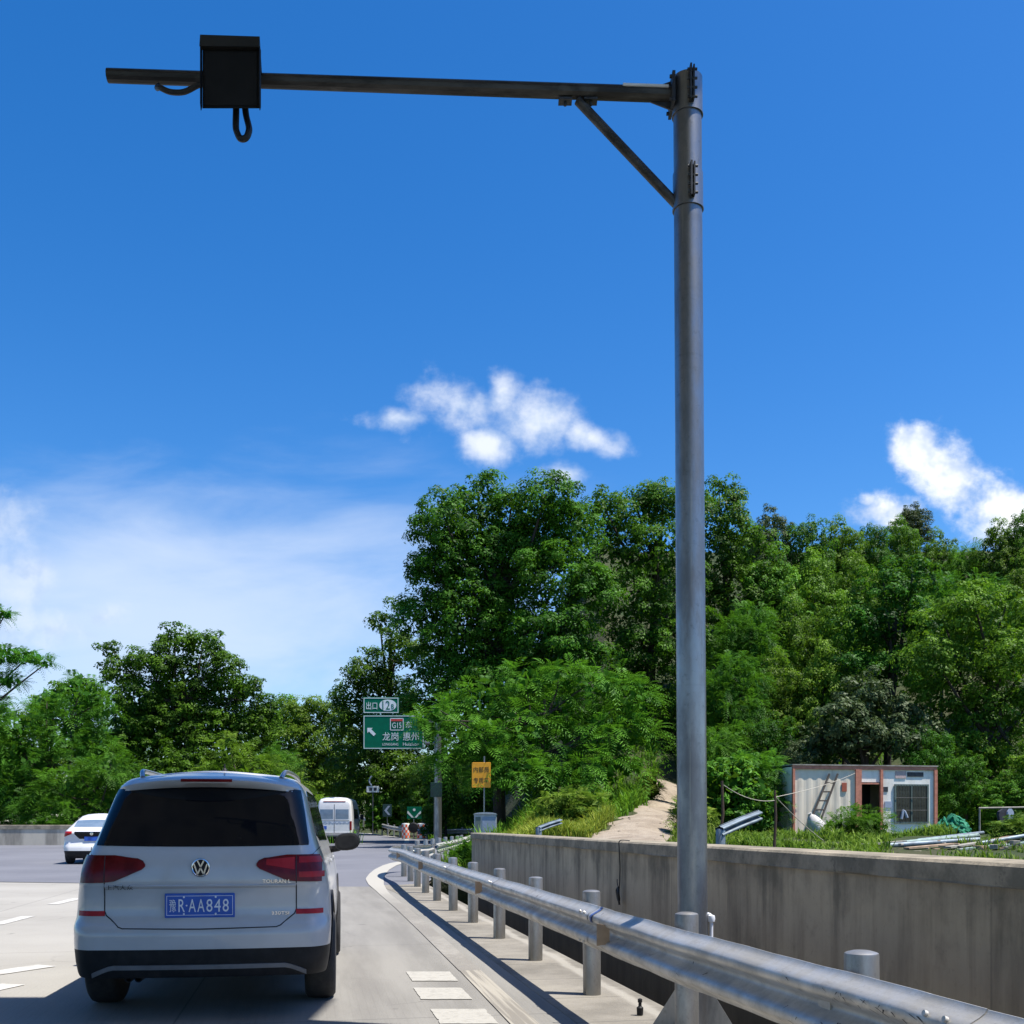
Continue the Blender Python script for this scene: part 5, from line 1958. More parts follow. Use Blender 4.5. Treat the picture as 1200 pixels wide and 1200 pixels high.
wx0, wx1, wz1, wz0 = P(1051, 0, YC).x - cx0, P(1091, 0, YC).x - cx0, P(0, 919, YC).z - CZ, P(0, 964, YC).z - CZ
b = MB()
b.box(((wx0 + wx1) / 2, 0.008, (wz0 + wz1) / 2), (wx1 - wx0, 0.03, wz1 - wz0))
wo = b.build('window', M['window_glass'], CAB_)
b = MB()
for xx in (wx0, (wx0 + wx1) / 2, wx1):
    b.box((xx, -0.02, (wz0 + wz1) / 2), (0.07, 0.05, wz1 - wz0 + .07))
for zz in (wz0, wz1):
    b.box(((wx0 + wx1) / 2, -0.022, zz), (wx1 - wx0 - .02, 0.05, 0.07))
b.build('frame', M['window_frame'], wo)
b = MB()
for i in range(1, 12):
    x = lerp(wx0, wx1, i / 12)
    b.tube([(x, -0.07, wz0), (x, -0.07, wz1)], 0.008, 6)
for t in (0.33, 0.66):
    b.tube([(wx0, -0.07, lerp(wz0, wz1, t)), (wx1, -0.07, lerp(wz0, wz1, t))], 0.010, 6)
b.build('bars', M['galvdark'], wo)
b = MB()
b.tube(smooth_path([(wx0 + .25, -.03, wz0 + .15), (wx0 + .35, -.03, wz0 + .5), (wx0 + .5, -.03, wz0 + .2)], 5), 0.06, 8)
b.build('things_inside', M['cloth_pale'], wo)
zb = wz1 + 0.30
for x0, x1, z0, z1, m_, nm in ((wx0 + .02, wx0 + .47, zb - .02, zb + .28, 'pinkpaper', 'notice'), (wx0 + .53, wx1 - .18, zb + .05, zb + .24, 'galvdark', 'notice'),
                               (xe + .13, xe + .33, wz1 - .28, wz1 - .08, 'galvdark', 'meter_box'), (xe + .2, xe + .5, wz1 - .95, wz1 - .68, 'cloth_pale', 'notice')):
    b = MB()
    b.box(((x0 + x1) / 2, 0.008, (z0 + z1) / 2), (x1 - x0, 0.03, z1 - z0))
    b.build(nm, M[m_], CAB_)
b = MB()
nx_ = P(990, 0, YC).x - cx0
b.box((nx_, 0.006, P(0, 922, YC).z - CZ), (0.20, 0.03, 0.36))
b.build('notice', M['redpaper'], CAB_)

# ladder leaning on the cabin
LAD = thing('ladder', 'dark wooden ladder leaning against the pale left panel of the cabin', 'ladder', (P(950, 0, YC).x, YC - .9, CZ))
f0, f1 = P(942, 981, YC - .75), P(972, 907, YC + .22)
o = Vector(LAD.location)
for dx in (0, 0.34):
    b = MB()
    b.tube([f0 - o + Vector((dx * 1.25, 0, 0)), f1 - o + Vector((dx, 0, 0))], 0.045, 6)
    b.build('rail', M['wood'], LAD)
for i in range(1, 7):
    t = i / 7
    p = f0.lerp(f1, t) - o
    b = MB()
    b.tube([p, p + Vector((lerp(0.34 * 1.25, .34, t), 0, 0))], 0.032, 6)
    b.build('rung', M['wood'], LAD)

# white sack
b = MB()
q = P(957, 0, YC - 1.4)
sackbase = hill(q.x, YC - 1.4)
b.lathe([(0.02, 0), (0.30, 0.02), (0.36, 0.2), (0.30, 0.5), (0.18, 0.75), (0.08, 0.85), (0.10, 0.92), (0.02, 0.93)], 14, (0, 0, 0))
so = b.build('sack', M['sack'], smooth=True)
so.location = (q.x + .15, YC - 1.4, sackbase)
so.rotation_euler = (0, -0.5, 0)
tag(so, 'white sack slumped at the foot of the ladder behind the green bush', 'sack')

# rusty stakes and ropes
ST = []
for k, (pxb, pxt, pyt, Y, lab) in enumerate(((907, 908, 926, 24.0, 'rusty leaning stake with ropes tied to it, standing before the cabin'), (841, 846, 915, 22.0, 'thin rusty stake rising behind the wall close to the mast'))):
    a, t = P(pxb, 1000, Y), P(pxt, pyt, Y)
    b = MB()
    b.tube([(0, 0, -.1), Vector((t.x - a.x, 0, (t.z - .85) * .5)) + Vector((.02, 0, 0)), (t.x - a.x, 0, t.z - .85)], [0.036, .032, .026], 7)
    s_ = b.build('stake', M['rust'])
    s_.location = (a.x, Y, 0.85)
    tag(s_, lab, 'stake')
    ST.append((t, Y))


def rope(a, b, sag, label, r=0.012):
    mb = MB()
    pts = []
    for i in range(13):
        t = i / 12
        p = a.lerp(b, t)
        pts.append(p - a - Vector((0, 0, sag * 4 * t * (1 - t))))
    mb.tube(pts, r, 6)
    ob = mb.build('rope', M['rope'], smooth=True)
    ob.location = a
    tag(ob, label, 'rope')


rope(P(909, 934, 24), P(1002, 906, YC - .1), 0.08, 'pale rope running from the rusty stake up to the cabin roof corner', 0.008)
rope(P(909, 934, 24), P(965, 985, 27), 0.05, 'pale rope slanting from the rusty stake down to the ground before the bush', 0.009)
rope(P(848, 920, 22), P(908, 938, 24), 0.12, 'dark slack rope strung between the two rusty stakes', 0.008)

# green net heap
b = MB()
rr = random.Random(11)
q = P(1116, 0, 41)
for i in range(26):
    a0_ = rr.uniform(0, 6.28)
    pts = []
    for k in range(9):
        a = a0_ + k * 0.7 + rr.uniform(-.3, .3)
        r = rr.uniform(0.1, 0.68)
        pts.append((r * math.cos(a), r * .7 * math.sin(a), 0.08 + rr.uniform(0.0, 0.80) * max(0.12, 1 - (r / .78) ** 2)))
    b.tube(smooth_path(pts, 3), rr.uniform(0.03, 0.07), 6)
nt = b.build('net', M['net'], smooth=True)
nt.location = (q.x, 41, hill(q.x, 41) + .02)
tag(nt, 'crumpled bright green net heaped at the right end of the cabin', 'net')

# long pipes and boards stacked on the ground behind the wall
rr = random.Random(4)
LUM = [(1062, 1118, 994, 989, 'tanboard', 'board', 0.07, 'dirty tan board at the left foot of the scrap heap'), (1150, 1204, 988, 979, 'bluegrey', 'pipe', 0.06, 'short bluish pipe sticking out beneath the hanging garments'), (1095, 1160, 999, 995, 'paleboard', 'board', 0.07, 'pale board lying nearest the coping at the scrap heap'), (1140, 1200, 1001, 1003, 'tanboard', 'board', 0.07, 'tan board lying nearest the coping at the right edge'), (1172, 1222, 992, 984, 'mintboard', 'board', 0.07, 'mint board tilted at the right edge of the scrap heap'), (1040, 1147, 991, 984, 'bluegrey', 'pipe', 0.075, 'bluish pipe lying lowest on the scrap heap behind the wall'), (1055, 1146, 988, 979, 'mintboard', 'pipe', 0.07, 'mint coloured pipe lying along the scrap heap by the green net'),
       (1075, 1152, 985, 976, 'bluegrey', 'pipe', 0.06, 'topmost bluish pipe on the scrap heap by the green net'), (1110, 1165, 993, 985, 'paleboard', 'board', 0.06, 'pale board lying crosswise at the middle of the scrap heap'),
       (1130, 1185, 995, 983, 'tanboard', 'board', 0.07, 'tan broken board on the scrap heap under the clothes frame'), (1150, 1215, 990, 996, 'paleboard', 'board', 0.06, 'pale board at the near end of the scrap heap'),
       (1165, 1210, 984, 976, 'tanboard', 'board', 0.06, 'tan splintered board standing out at the far right of the scrap heap'), (1122, 1172, 996, 990, 'mintboard', 'board', 0.07, 'mint board lying flat on top of the coping side of the heap'),
       (1010, 1060, 990, 986, 'paleboard', 'board', 0.05, 'short pale board lying left of the pipes in the grass')]
for k, (pa, pb, ya, yb_, m_, nm, r, lab) in enumerate(LUM):
    Y = 30 + (k % 4) * 0.7
    a, c = P(pa, ya, Y), P(pb, yb_, Y + rr.uniform(.3, 2.0))
    b = MB()
    if nm == 'pipe':
        b.tube([Vector((0, 0, 0)), c - a], r, 12)
    else:
        d = c - a
        ang = math.atan2(d.y, d.x)
        X = Matrix.Rotation(ang, 4, 'Z') @ Matrix.Rotation(-math.atan2(d.z, math.hypot(d.x, d.y)), 4, 'Y')
        b.box((d.length / 2, 0, 0), (d.length, 0.22, 0.05), xf=X)
    ob = b.build(nm, M[m_], smooth=(nm == 'pipe'))
    ob.location = a
    tag(ob, lab, nm, 'pipes and boards on the scrap heap')
hp = MB()
for i in range(110):
    px = rr.uniform(1050, 1235)
    Y = rr.uniform(29.5, 33)
    p = P(px, rr.uniform(985, 1003), Y)
    s = rr.uniform(.06, .22)
    hp.cur = rr.choice([0, 0, 1, 2])
    hp.box((p.x, Y, p.z), (s * rr.uniform(1, 3), s, s * .6), rr.uniform(0, 3), bev=0.01)
ho = hp.build('rubble', [M['paleboard'], M['tanboard'], M['coping']])
ho['kind'] = 'stuff'
ho['label'] = 'broken boards and rubble heaped behind the wall under the clothes frame'

# clothes frame with garment
YR = 36.0
a = P(1148, 0, YR)
RK = thing('clothes_frame', 'thin pale pipe frame for drying clothes at the edge of the dark trees', 'clothes rack', (a.x, YR, hill(a.x, YR)))
top = P(0, 947, YR).z - hill(a.x, YR)
for dx in (0, 2.3):
    b = MB()
    b.tube([(dx, 0, -.05), (dx, 0, top)], 0.03, 8)
    b.build('upright', M['paleboard'], RK)
b = MB()
b.tube([(-.03, 0, top), (2.33, 0, top + .04)], 0.03, 8)
b.build('rail', M['paleboard'], RK)
gx = P(1176, 0, YR).x - a.x
for k, (dx, w, h, m_, lab) in enumerate(((gx, 0.50, 0.78, 'cloth_dark', 'dark garment hanging from the clothes frame'), (gx + .12, 0.26, 0.36, 'cloth_pale', 'pale blue cloth hung beside the dark garment on the clothes frame'))):
    b = MB()
    rows = []
    for yy, t in ((-.05, 0), (.05, 1)):
        pass
    outl = [(-w * .5, -.20), (-w * .44, -.10), (-w * .14, 0.0), (w * .14, 0.0), (w * .44, -.10), (w * .5, -.20), (w * .42, -h * .55), (w * .33, -h * .52), (w * .36, -h), (w * .06, -h * .93), (-w * .34, -h), (-w * .31, -h * .5), (-w * .42, -h * .52)]
    b.prism(outl, -0.06 - .07 * k, 0.05 - .12 * k, 'y')
    g0 = b.build('garment', M[m_])
    g0.location = (a.x + dx, YR - .02 - .05 * k, hill(a.x, YR) + top - .02)
    g0.rotation_euler = (0, 0, 0.3)
    tag(g0, lab, 'garment')

# cable hanging on the wall
yw = 12.55
xw = WX - 0.19 * yw - 0.05
b = MB()
b.tube(smooth_path([(0.10, 0.0, 1.147), (-0.015, 0, 1.148), (-0.025, 0, 1.06), (-0.015, 0.01, .85), (-0.02, 0.0, 0.66), (-0.03, -.03, 0.58)], 5), 0.007, 6)
b.tube(smooth_path([(-0.03, -.03, 0.60), (-0.05, .03, .57), (-0.04, .06, .50), (-0.03, .02, .44), (-.03, -.05, .46), (-.04, -.06, .54), (-.03, 0, .60)], 5), 0.014, 6)
b.tube(smooth_path([(-0.03, 0.0, 0.58), (-0.05, -.05, .54), (-0.04, -.06, .47), (-0.03, -.08, .40)], 5), 0.012, 6)
b.tube(smooth_path([(-0.03, 0.0, 0.58), (-0.04, .07, .64), (-0.04, .09, .69)], 5), 0.005, 6)
co_ = b.build('cable', M['cable'], smooth=True)
co_.location = (xw + .02, yw, 0)
tag(co_, 'thin black cable with a knotted loop hanging down the concrete wall', 'cable')
# cable clip band along coping at the joint is left to the material


# ------------------------------------------------------------ trees and bushes
def unit(a):
    return a / np.maximum(1e-6, np.linalg.norm(a, axis=-1, keepdims=True))


def leaf_mesh(name, V, F, var, m, flat=True):
    me = bpy.data.meshes.new(name)
    nv, nf = len(V), len(F)
    me.vertices.add(nv)
    me.vertices.foreach_set('co', V.astype(np.float32).ravel())
    me.loops.add(nf * 4)
    me.loops.foreach_set('vertex_index', F.astype(np.int32).ravel())
    me.polygons.add(nf)
    me.polygons.foreach_set('loop_start', np.arange(0, nf * 4, 4, dtype=np.int32))
    at = me.attributes.new('leafvar', 'FLOAT', 'FACE')
    at.data.foreach_set('value', np.clip(var, 0, 1).astype(np.float32))
    me.materials.append(m)
    me.update(calc_edges=True)
    me.validate()
    return me


def leaves(C, N, L, rg, wk=0.5, droop=0.25):
    """diamond leaves: centres C, normals N, lengths L"""
    n = len(C)
    r = rg.normal(size=(n, 3))
    r[:, 2] -= droop * 2
    A = unit(r - N * np.sum(r * N, axis=1, keepdims=True))
    B = np.cross(N, A)
    L = L[:, None]
    V = np.empty((n, 4, 3))
    V[:, 0] = C - A * L * 0.5
    V[:, 1] = C + B * L * wk * 0.5 - N * L * 0.06
    V[:, 2] = C + A * L * 0.5 - N * L * 0.10
    V[:, 3] = C - B * L * wk * 0.5 - N * L * 0.06
    F = np.arange(n * 4).reshape(n, 4)
    return V.reshape(-1, 3), F


def crown(name, lobes, kind, seed, m, leaf=0.24, dens=2.6, per=26, cl=0.42, inner=0.25, low=-0.55):
    """lobes (x, y, z, r or (rx, ry, rz)); kind 'broad' or 'feather'"""
    rg = np.random.default_rng(seed)
    Cs, Ns, Ls, Vs = [], [], [], []
    fV, fvar = [], []
    lob = []
    for l in lobes:
        r = l[3]
        R = np.array(r if isinstance(r, (tuple, list)) else (r, r, r * 0.92), float)
        lob.append((np.array(l[:3], float), R))
    for i, (c, R) in enumerate(lob):
        area = 4 * math.pi * ((R[0] * R[1]) ** 1.6 / 3 + (R[0] * R[2]) ** 1.6 / 3 + (R[1] * R[2]) ** 1.6 / 3) ** (1 / 1.6)
        n = max(6, int(area * dens))
        d = unit(rg.normal(size=(n, 3)))
        d = d[d[:, 2] > low + rg.uniform(-.3, .3, len(d))]
        # lumpy radius
        ph = rg.uniform(0, 6.28, 6)
        bump = 0.10 * np.sin(3.1 * d[:, 0] * 2 + ph[0]) + 0.10 * np.sin(2.7 * d[:, 1] * 2 + ph[1]) + 0.10 * np.sin(3.3 * d[:, 2] * 2 + ph[2])
        rad = 0.86 + bump + rg.normal(0, 0.10, len(d))
        pc = c + d * R * rad[:, None]
        # drop clumps buried in the other lobes
        keep = np.ones(len(pc), bool)
        for j, (c2, R2) in enumerate(lob):
            if j != i:
                q = np.linalg.norm((pc - c2) / R2, axis=1)
                keep &= ~((q < 0.62) & (rg.uniform(size=len(pc)) > inner))
        pc, d = pc[keep], d[keep]
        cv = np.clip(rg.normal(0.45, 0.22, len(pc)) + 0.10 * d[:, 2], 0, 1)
        if kind == 'broad':
            for k in range(len(pc)):
                cr = cl * rg.uniform(0.45, 1.0)
                m_ = int(per * 2.0 * (cr / cl) ** 1.5 * rg.uniform(0.8, 1.2))
                axis = unit(d[k] * 0.7 + np.array([0, 0, 0.75]) + rg.normal(size=3) * 0.25)
                e = unit(rg.normal(size=(m_, 3)) + axis * 0.9)
                rad_ = cr * (0.62 + 0.42 * rg.uniform(size=m_) + 0.10 * np.sin(e[:, 0] * 9 + k) * np.sin(e[:, 1] * 8 + k))
                C = pc[k] + e * rad_[:, None] * np.array([1, 1, 0.72])
                N = unit(e * 0.9 + axis * 0.35 + np.array([0, 0, 0.25]) + rg.normal(size=(m_, 3)) * 0.30)
                Cs.append(C)
                Ns.append(N)
                Ls.append(leaf * rg.uniform(0.6, 1.25, m_))
                Vs.append(cv[k] + rg.normal(0, 0.16, m_))
        else:
            for k in range(len(pc)):
                nf = 5
                for _ in range(nf):
                    dirv = unit(d[k] * np.array([1, 1, 0.5]) + rg.normal(size=3) * 0.65 + np.array([0, 0, 0.20]))
                    hor = unit(np.cross(dirv, np.array([0, 0, 1.0]) + rg.normal(size=3) * .2))
                    ln = cl * rg.uniform(1.4, 2.6)
                    npair = 7
                    t = (np.arange(npair) + 0.7) / npair
                    ctr = pc[k] + dirv * (t * ln)[:, None] - np.array([0, 0, 1.0]) * (0.42 * ln * t ** 2)[:, None]
                    tang = unit(dirv - np.array([0, 0, 1.0]) * (0.84 * t)[:, None])
                    v = cv[k] + rg.normal(0, 0.12)
                    for sgn in (-1, 1):
                        ax = unit(hor * sgn * 0.86 + tang * 0.5 + np.array([0, 0, -0.12]))
                        l2 = leaf * (0.55 + 0.7 * np.sin(np.pi * np.clip(t + .08, 0, 1)))[:, None]
                        wv = tang * leaf * 0.20
                        a = ctr
                        b = ctr + ax * l2
                        q = np.stack([a - wv * .5, (a + b) / 2 + wv * .6, b + wv * .1, (a + b) / 2 - wv * .6], axis=1)
                        fV.append(q.reshape(-1, 3))
                        fvar.append(np.full(npair, v))
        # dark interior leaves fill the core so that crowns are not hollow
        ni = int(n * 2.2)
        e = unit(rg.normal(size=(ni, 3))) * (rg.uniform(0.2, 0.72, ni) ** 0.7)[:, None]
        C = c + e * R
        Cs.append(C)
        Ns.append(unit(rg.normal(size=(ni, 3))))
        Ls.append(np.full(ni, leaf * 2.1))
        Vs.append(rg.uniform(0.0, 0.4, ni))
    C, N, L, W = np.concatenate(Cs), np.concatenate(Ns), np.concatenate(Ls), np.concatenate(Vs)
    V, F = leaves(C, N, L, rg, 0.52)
    if fV:
        V2 = np.concatenate(fV)
        F2 = np.arange(len(V2)).reshape(-1, 4) + len(V)
        V, F, W = np.concatenate([V, V2]), np.concatenate([F, F2]), np.concatenate([W, np.concatenate(fvar)])
    return leaf_mesh(name, V, F, W, m)


def trunk(parent, lobes, h, r, seed, base=(0, 0)):
    rr = random.Random(seed)
    b = MB()
    top = Vector((lobes[0][0] * .3, lobes[0][1] * .3, h))
    pts = [Vector((base[0], base[1], -0.4)), Vector((base[0] + rr.uniform(-.1, .1), base[1], h * .3)), Vector((top.x * .5 + rr.uniform(-.2, .2), top.y * .5, h * .65)), top]
    b.tube(smooth_path(pts, 4), [r * (1 - 0.6 * i / 12) for i in range(13)], 9)
    for l in lobes:
        c = Vector(l[:3])
        if c.z < h * .25:
            continue
        s = pts[0].lerp(top, rr.uniform(.4, .9))
        mid = s.lerp(c, .5) + Vector((rr.uniform(-.3, .3), rr.uniform(-.3, .3), rr.uniform(0, .5)))
        b.tube(smooth_path([s, mid, c + Vector((0, 0, (l[3] if not isinstance(l[3], (tuple, list)) else l[3][2]) * .4))], 4), [r * .42 * (1 - .85 * i / 8) + .012 for i in range(9)], 6)
    return b.build('trunk', M['bark'], parent, smooth=True)


def hero(name, label, cat, lob_px, Y, kind, m, seed, leaf=0.24, dens=2.6, per=26, cl=0.42, depth=1.0, gz=None, group=None, flat=1.0, thr=0.22, base_px=None, inner=.25, low=-.55):
    """a tree with its own crown; lobes (px, py, r_px) in the photograph turned into metres at its distance"""
    rr = random.Random(seed)
    cx = base_px if base_px is not None else sum(l[0] * l[2] for l in lob_px) / sum(l[2] for l in lob_px)
    bx = (cx - 600) / PXF * Y
    z0 = gz if gz is not None else hill(bx, Y)
    lob = []
    for l in lob_px:
        r = l[2] / PXF * Y
        dy = l[3] if len(l) > 3 else rr.uniform(-.8, .8) * depth * r
        p = P(l[0], l[1], Y + dy)
        r *= (Y + dy) / Y
        lob.append((p.x - bx, dy, p.z - z0, (r, r * 0.95, r * 0.92 * flat)))
    root = thing(name, label, cat, (bx, Y, z0), 0, group)
    ob = bpy.data.objects.new('crown', crown(name + '_crown', lob, kind, seed, m, leaf, dens, per, cl, inner, low))
    COL.objects.link(ob)
    ob.parent = root
    hi_ = max(l[2] for l in lob)
    order = sorted(lob, key=lambda l: -l[2])
    trunk(root, order, max(1.0, hi_ * .85), thr, seed)
    return root


TG = None
hero('broadleaf_tree', 'tallest dark glossy broadleaf tree, rising to the sky just left of the mast', 'tree',
     [(518, 614, 36), (560, 594, 36), (600, 604, 36), (640, 592, 37), (672, 622, 34), (508, 668, 34), (550, 660, 46), (605, 660, 50), (655, 680, 50), (690, 700, 36), (500, 722, 36), (540, 730, 46),
      (590, 740, 52), (640, 752, 52), (676, 770, 42), (520, 790, 46), (570, 815, 55), (625, 835, 55), (498, 845, 36), (545, 870, 50), (600, 900, 46), (560, 700, 46, 1.2), (595, 790, 50, 1.4), (545, 640, 38, 1.0), (600, 650, 44, 1.5), (545, 770, 46, 1.2), (640, 640, 40, 1.2)],
     62, 'broad', M['leaf_deep'], 1, 0.20, 1.9, 72, 0.80, thr=0.4, low=-.45)
hero('broadleaf_tree', 'dark tree sloping down to the left behind the green motorway sign', 'tree',
     [(445, 732, 15), (470, 712, 14), (470, 765, 30), (432, 790, 26), (410, 815, 20), (398, 826, 11), (455, 815, 34), (420, 850, 30), (455, 870, 38), (485, 850, 34), (425, 895, 34), (470, 915, 40), (505, 915, 30), (430, 930, 28)],
     90, 'broad', M['leaf_deep'], 2, 0.26, 1.2, 56, 1.0, gz=1.2, thr=0.35)
hero('broadleaf_tree', 'dark broadleaf tree on the skyline directly behind the mast', 'tree',
     [(708, 606, 32), (745, 602, 34), (778, 592, 26), (810, 600, 28), (720, 655, 42), (770, 650, 44), (735, 710, 46), (785, 705, 44), (750, 765, 50), (800, 765, 40), (770, 830, 52), (730, 820, 46), (820, 840, 40), (790, 885, 40)],
     67, 'broad', M['leaf_deep'], 3, 0.21, 1.4, 70, 0.82, thr=0.35)
hero('broadleaf_tree', 'tall round-topped tree on the skyline just right of the mast', 'tree',
     [(843, 584, 24), (852, 618, 34), (872, 645, 30), (840, 655, 36), (868, 695, 40), (838, 715, 38), (875, 750, 40), (845, 780, 40)],
     72, 'broad', M['leaf_deep'], 4, 0.22, 1.4, 66, 0.85, thr=0.3)
hero('leadtree', 'bright feathery-leaved tree spreading between the orange sign and the mast', 'tree',
     [(540, 835, 30), (575, 815, 30), (615, 800, 28), (655, 795, 30), (700, 805, 34), (740, 820, 34), (565, 865, 36), (610, 855, 44), (660, 850, 46), (710, 860, 42), (752, 862, 24), (600, 905, 42), (645, 910, 44), (695, 905, 40), (545, 900, 34), (735, 895, 26), (516, 838, 17, -1.5), (508, 862, 18, -1.2), (518, 890, 22, -1.0), (499, 848, 11, -1.4)],
     53, 'feather', M['leaf_feather'], 5, 0.30, 1.15, 20, 0.55, depth=1.2, thr=0.16, flat=0.85)
hero('dark_tree', 'dark airy tree standing against the sky behind the white minivan', 'tree',
     [(128, 762, 12), (140, 790, 20), (165, 775, 16), (205, 750, 20), (188, 778, 22), (238, 762, 24), (265, 785, 20), (215, 800, 34), (160, 820, 32), (255, 820, 34), (290, 808, 18), (308, 830, 16), (200, 850, 42), (150, 865, 34), (250, 870, 42), (290, 865, 30), (220, 905, 44), (165, 915, 36), (275, 915, 36), (215, 830, 40, 1.0), (180, 860, 40, 1.0), (250, 850, 36, 1.2), (300, 850, 26, 0.8), (150, 845, 26, 1.0)],
     75, 'broad', M['leaf_deep'], 6, 0.21, 2.3, 52, 0.66, gz=0.3, thr=0.28, inner=.3)
hero('leadtree', 'flat feathery branches reaching in from the left edge above the skyline', 'tree',
     [(-30, 770, 34), (8, 768, 20), (35, 772, 18), (56, 778, 10), (12, 800, 16), (-5, 722, 12), (8, 720, 10), (-40, 820, 40), (-70, 740, 40), (-90, 800, 50)],
     60, 'feather', M['leaf_feather'], 7, 0.21, 4.0, 16, 0.34, gz=0.3, thr=0.2, flat=0.55, base_px=-60)
hero('leadtree', 'mid green feathery tree at the left edge, behind the parapet', 'tree',
     [(15, 850, 30), (55, 832, 26), (95, 815, 24), (120, 830, 20), (30, 890, 36), (75, 870, 36), (110, 880, 30), (15, 930, 34), (-20, 880, 40)],
     68, 'feather', M['leaf_feather'], 8, 0.30, 1.3, 22, 0.5, gz=0.3, thr=0.18)
hero('leadtree', 'bright low feathery tree leaning over the parapet left of the small car', 'tree',
     [(60, 935, 28), (95, 920, 30), (130, 905, 26), (40, 955, 22), (80, 955, 26), (120, 945, 30), (155, 930, 30), (175, 950, 28)],
     60.5, 'feather', M['leaf_feather'], 9, 0.27, 1.6, 22, 0.45, gz=0.2, thr=0.14)
hero('leadtree', 'bright green bush-like tree above the minivan roof', 'tree',
     [(268, 880, 22), (300, 905, 26), (255, 920, 28), (285, 935, 30), (330, 930, 28), (230, 940, 26), (350, 950, 26)],
     66, 'feather', M['leaf_mid'], 10, 0.28, 1.5, 22, 0.5, gz=0.3, thr=0.14)
hero('rounded_tree', 'light green rounded tree between the minivan roof and the motorway sign', 'tree',
     [(345, 838, 20), (372, 840, 22), (396, 842, 16), (330, 870, 30), (370, 875, 34), (405, 880, 26), (340, 915, 32), (385, 915, 32), (415, 925, 22), (320, 900, 26)],
     118, 'broad', M['leaf_mid'], 11, 0.30, 1.1, 50, 1.1, gz=1.0, thr=0.3)
hero('dark_tree', 'small dark treetop showing between the airy tree and the rounded tree', 'tree',
     [(318, 832, 12), (335, 826, 11), (325, 850, 18), (300, 850, 18), (345, 850, 16)],
     128, 'broad', M['leaf_deep'], 12, 0.32, 1.1, 40, 1.1, gz=1.0, thr=0.3)
hero('leadtree', 'pale green tree beside the parapet, right of the small white car', 'tree',
     [(72, 812, 16), (92, 800, 12), (60, 830, 22), (105, 818, 18)],
     92, 'broad', M['leaf_mid'], 13, 0.36, 1.6, 20, 0.7, gz=.4, thr=0.2)
hero('flowering_tree', 'grey-green tree with pale blossom-like leaf tips above the cabin', 'tree',
     [(985, 845, 30), (1015, 820, 32), (1045, 835, 30), (960, 872, 26), (1005, 866, 34), (1050, 872, 32), (940, 885, 18), (1080, 862, 22)],
     49.5, 'broad', M['leaf_grey'], 14, 0.20, 2.6, 40, 0.5, thr=0.2)
hero('pale_tree', 'broad pale green tree at the right edge above the clothes frame', 'tree',
     [(1105, 735, 32), (1140, 715, 34), (1180, 720, 38), (1090, 775, 34), (1135, 770, 44), (1190, 780, 44), (1110, 825, 42), (1160, 835, 46), (1205, 840, 44), (1100, 875, 34), (1145, 890, 36), (1195, 900, 40), (1230, 760, 44)],
     51, 'broad', M['leaf_mid'], 15, 0.18, 1.8, 66, 0.66, thr=0.25)
hero('dark_tree', 'dark gap-toothed tree between the pale right-edge tree and the grey-green tree', 'tree',
     [(1035, 690, 30), (1070, 680, 30), (1050, 730, 36), (1010, 740, 30), (1080, 740, 28), (1040, 780, 38), (1000, 790, 30)],
     56, 'broad', M['leaf_deep'], 16, 0.19, 1.8, 62, 0.66, thr=0.25)

# ---- trees filling the wooded slope: a few crowns, copied and set out one by one
VAR = []
for i, (kind, m_, lob) in enumerate((
        ('broad', 'leaf_mid', [(0, 0, 7.2, 1.7), (1.4, .3, 6.0, 1.7), (-1.4, -.3, 6.1, 1.6), (.3, -1.3, 5.2, 1.7), (-.9, 1.2, 4.6, 1.7), (1.8, -.6, 4.0, 1.6), (-1.9, .2, 3.9, 1.6), (.2, .4, 2.8, 1.9), (-.8, -1.2, 2.2, 1.6), (1.2, -.9, 1.9, 1.5)]),
        ('broad', 'leaf_deep', [(-.5, 0, 7.5, 1.4), (.9, .3, 6.8, 1.5), (-1.6, -.3, 5.7, 1.6), (1.9, -.4, 5.2, 1.5), (.1, -1.0, 5.3, 1.8), (-.6, 1.2, 4.2, 1.7), (-2.0, .2, 3.6, 1.5), (1.6, .4, 3.2, 1.8), (.2, -.8, 2.6, 1.9), (-1.2, -1.0, 1.6, 1.5)]),
        ('feather', 'leaf_feather', [(0, 0, 6.6, 1.5), (1.5, .3, 5.8, 1.5), (-1.5, -.3, 5.5, 1.5), (.2, -1.2, 4.6, 1.8), (2.0, -.5, 4.0, 1.5), (-2.1, .2, 3.8, 1.5), (.2, .3, 2.8, 1.9), (-.9, -1.2, 2.0, 1.7), (1.2, -.9, 2.0, 1.6)]),
        ('broad', 'leaf_grey', [(.3, 0, 7.0, 1.6), (-1.1, .3, 6.2, 1.5), (1.6, -.3, 5.7, 1.5), (-1.9, -.4, 4.6, 1.6), (.2, -1.2, 4.9, 1.7), (1.7, .2, 3.6, 1.7), (-.3, .4, 3.0, 1.9), (.8, -1.2, 2.2, 1.6), (-1.3, -.9, 1.9, 1.6)]),
        ('broad', 'leaf_mid', [(0, 0, 7.8, 1.15), (.8, .2, 6.9, 1.2), (-.9, -.2, 6.5, 1.25), (.3, -.7, 5.5, 1.5), (-1.1, .5, 4.8, 1.5), (1.4, -.2, 4.6, 1.4), (0, 0, 3.6, 1.8), (-1.2, -.6, 2.6, 1.6), (1.1, -.7, 2.2, 1.6)]))):
    feather = kind == 'feather'
    me = crown('slope_crown', lob, kind, 40 + i, M[m_], 0.19 if not feather else 0.28, 1.7 if not feather else 1.5, 60 if not feather else 16, 0.70 if not feather else 0.55)
    VAR.append((me, max(l[2] + l[3] for l in lob), max(abs(l[0]) + l[3] for l in lob) * 2 * .93))
TRK = None


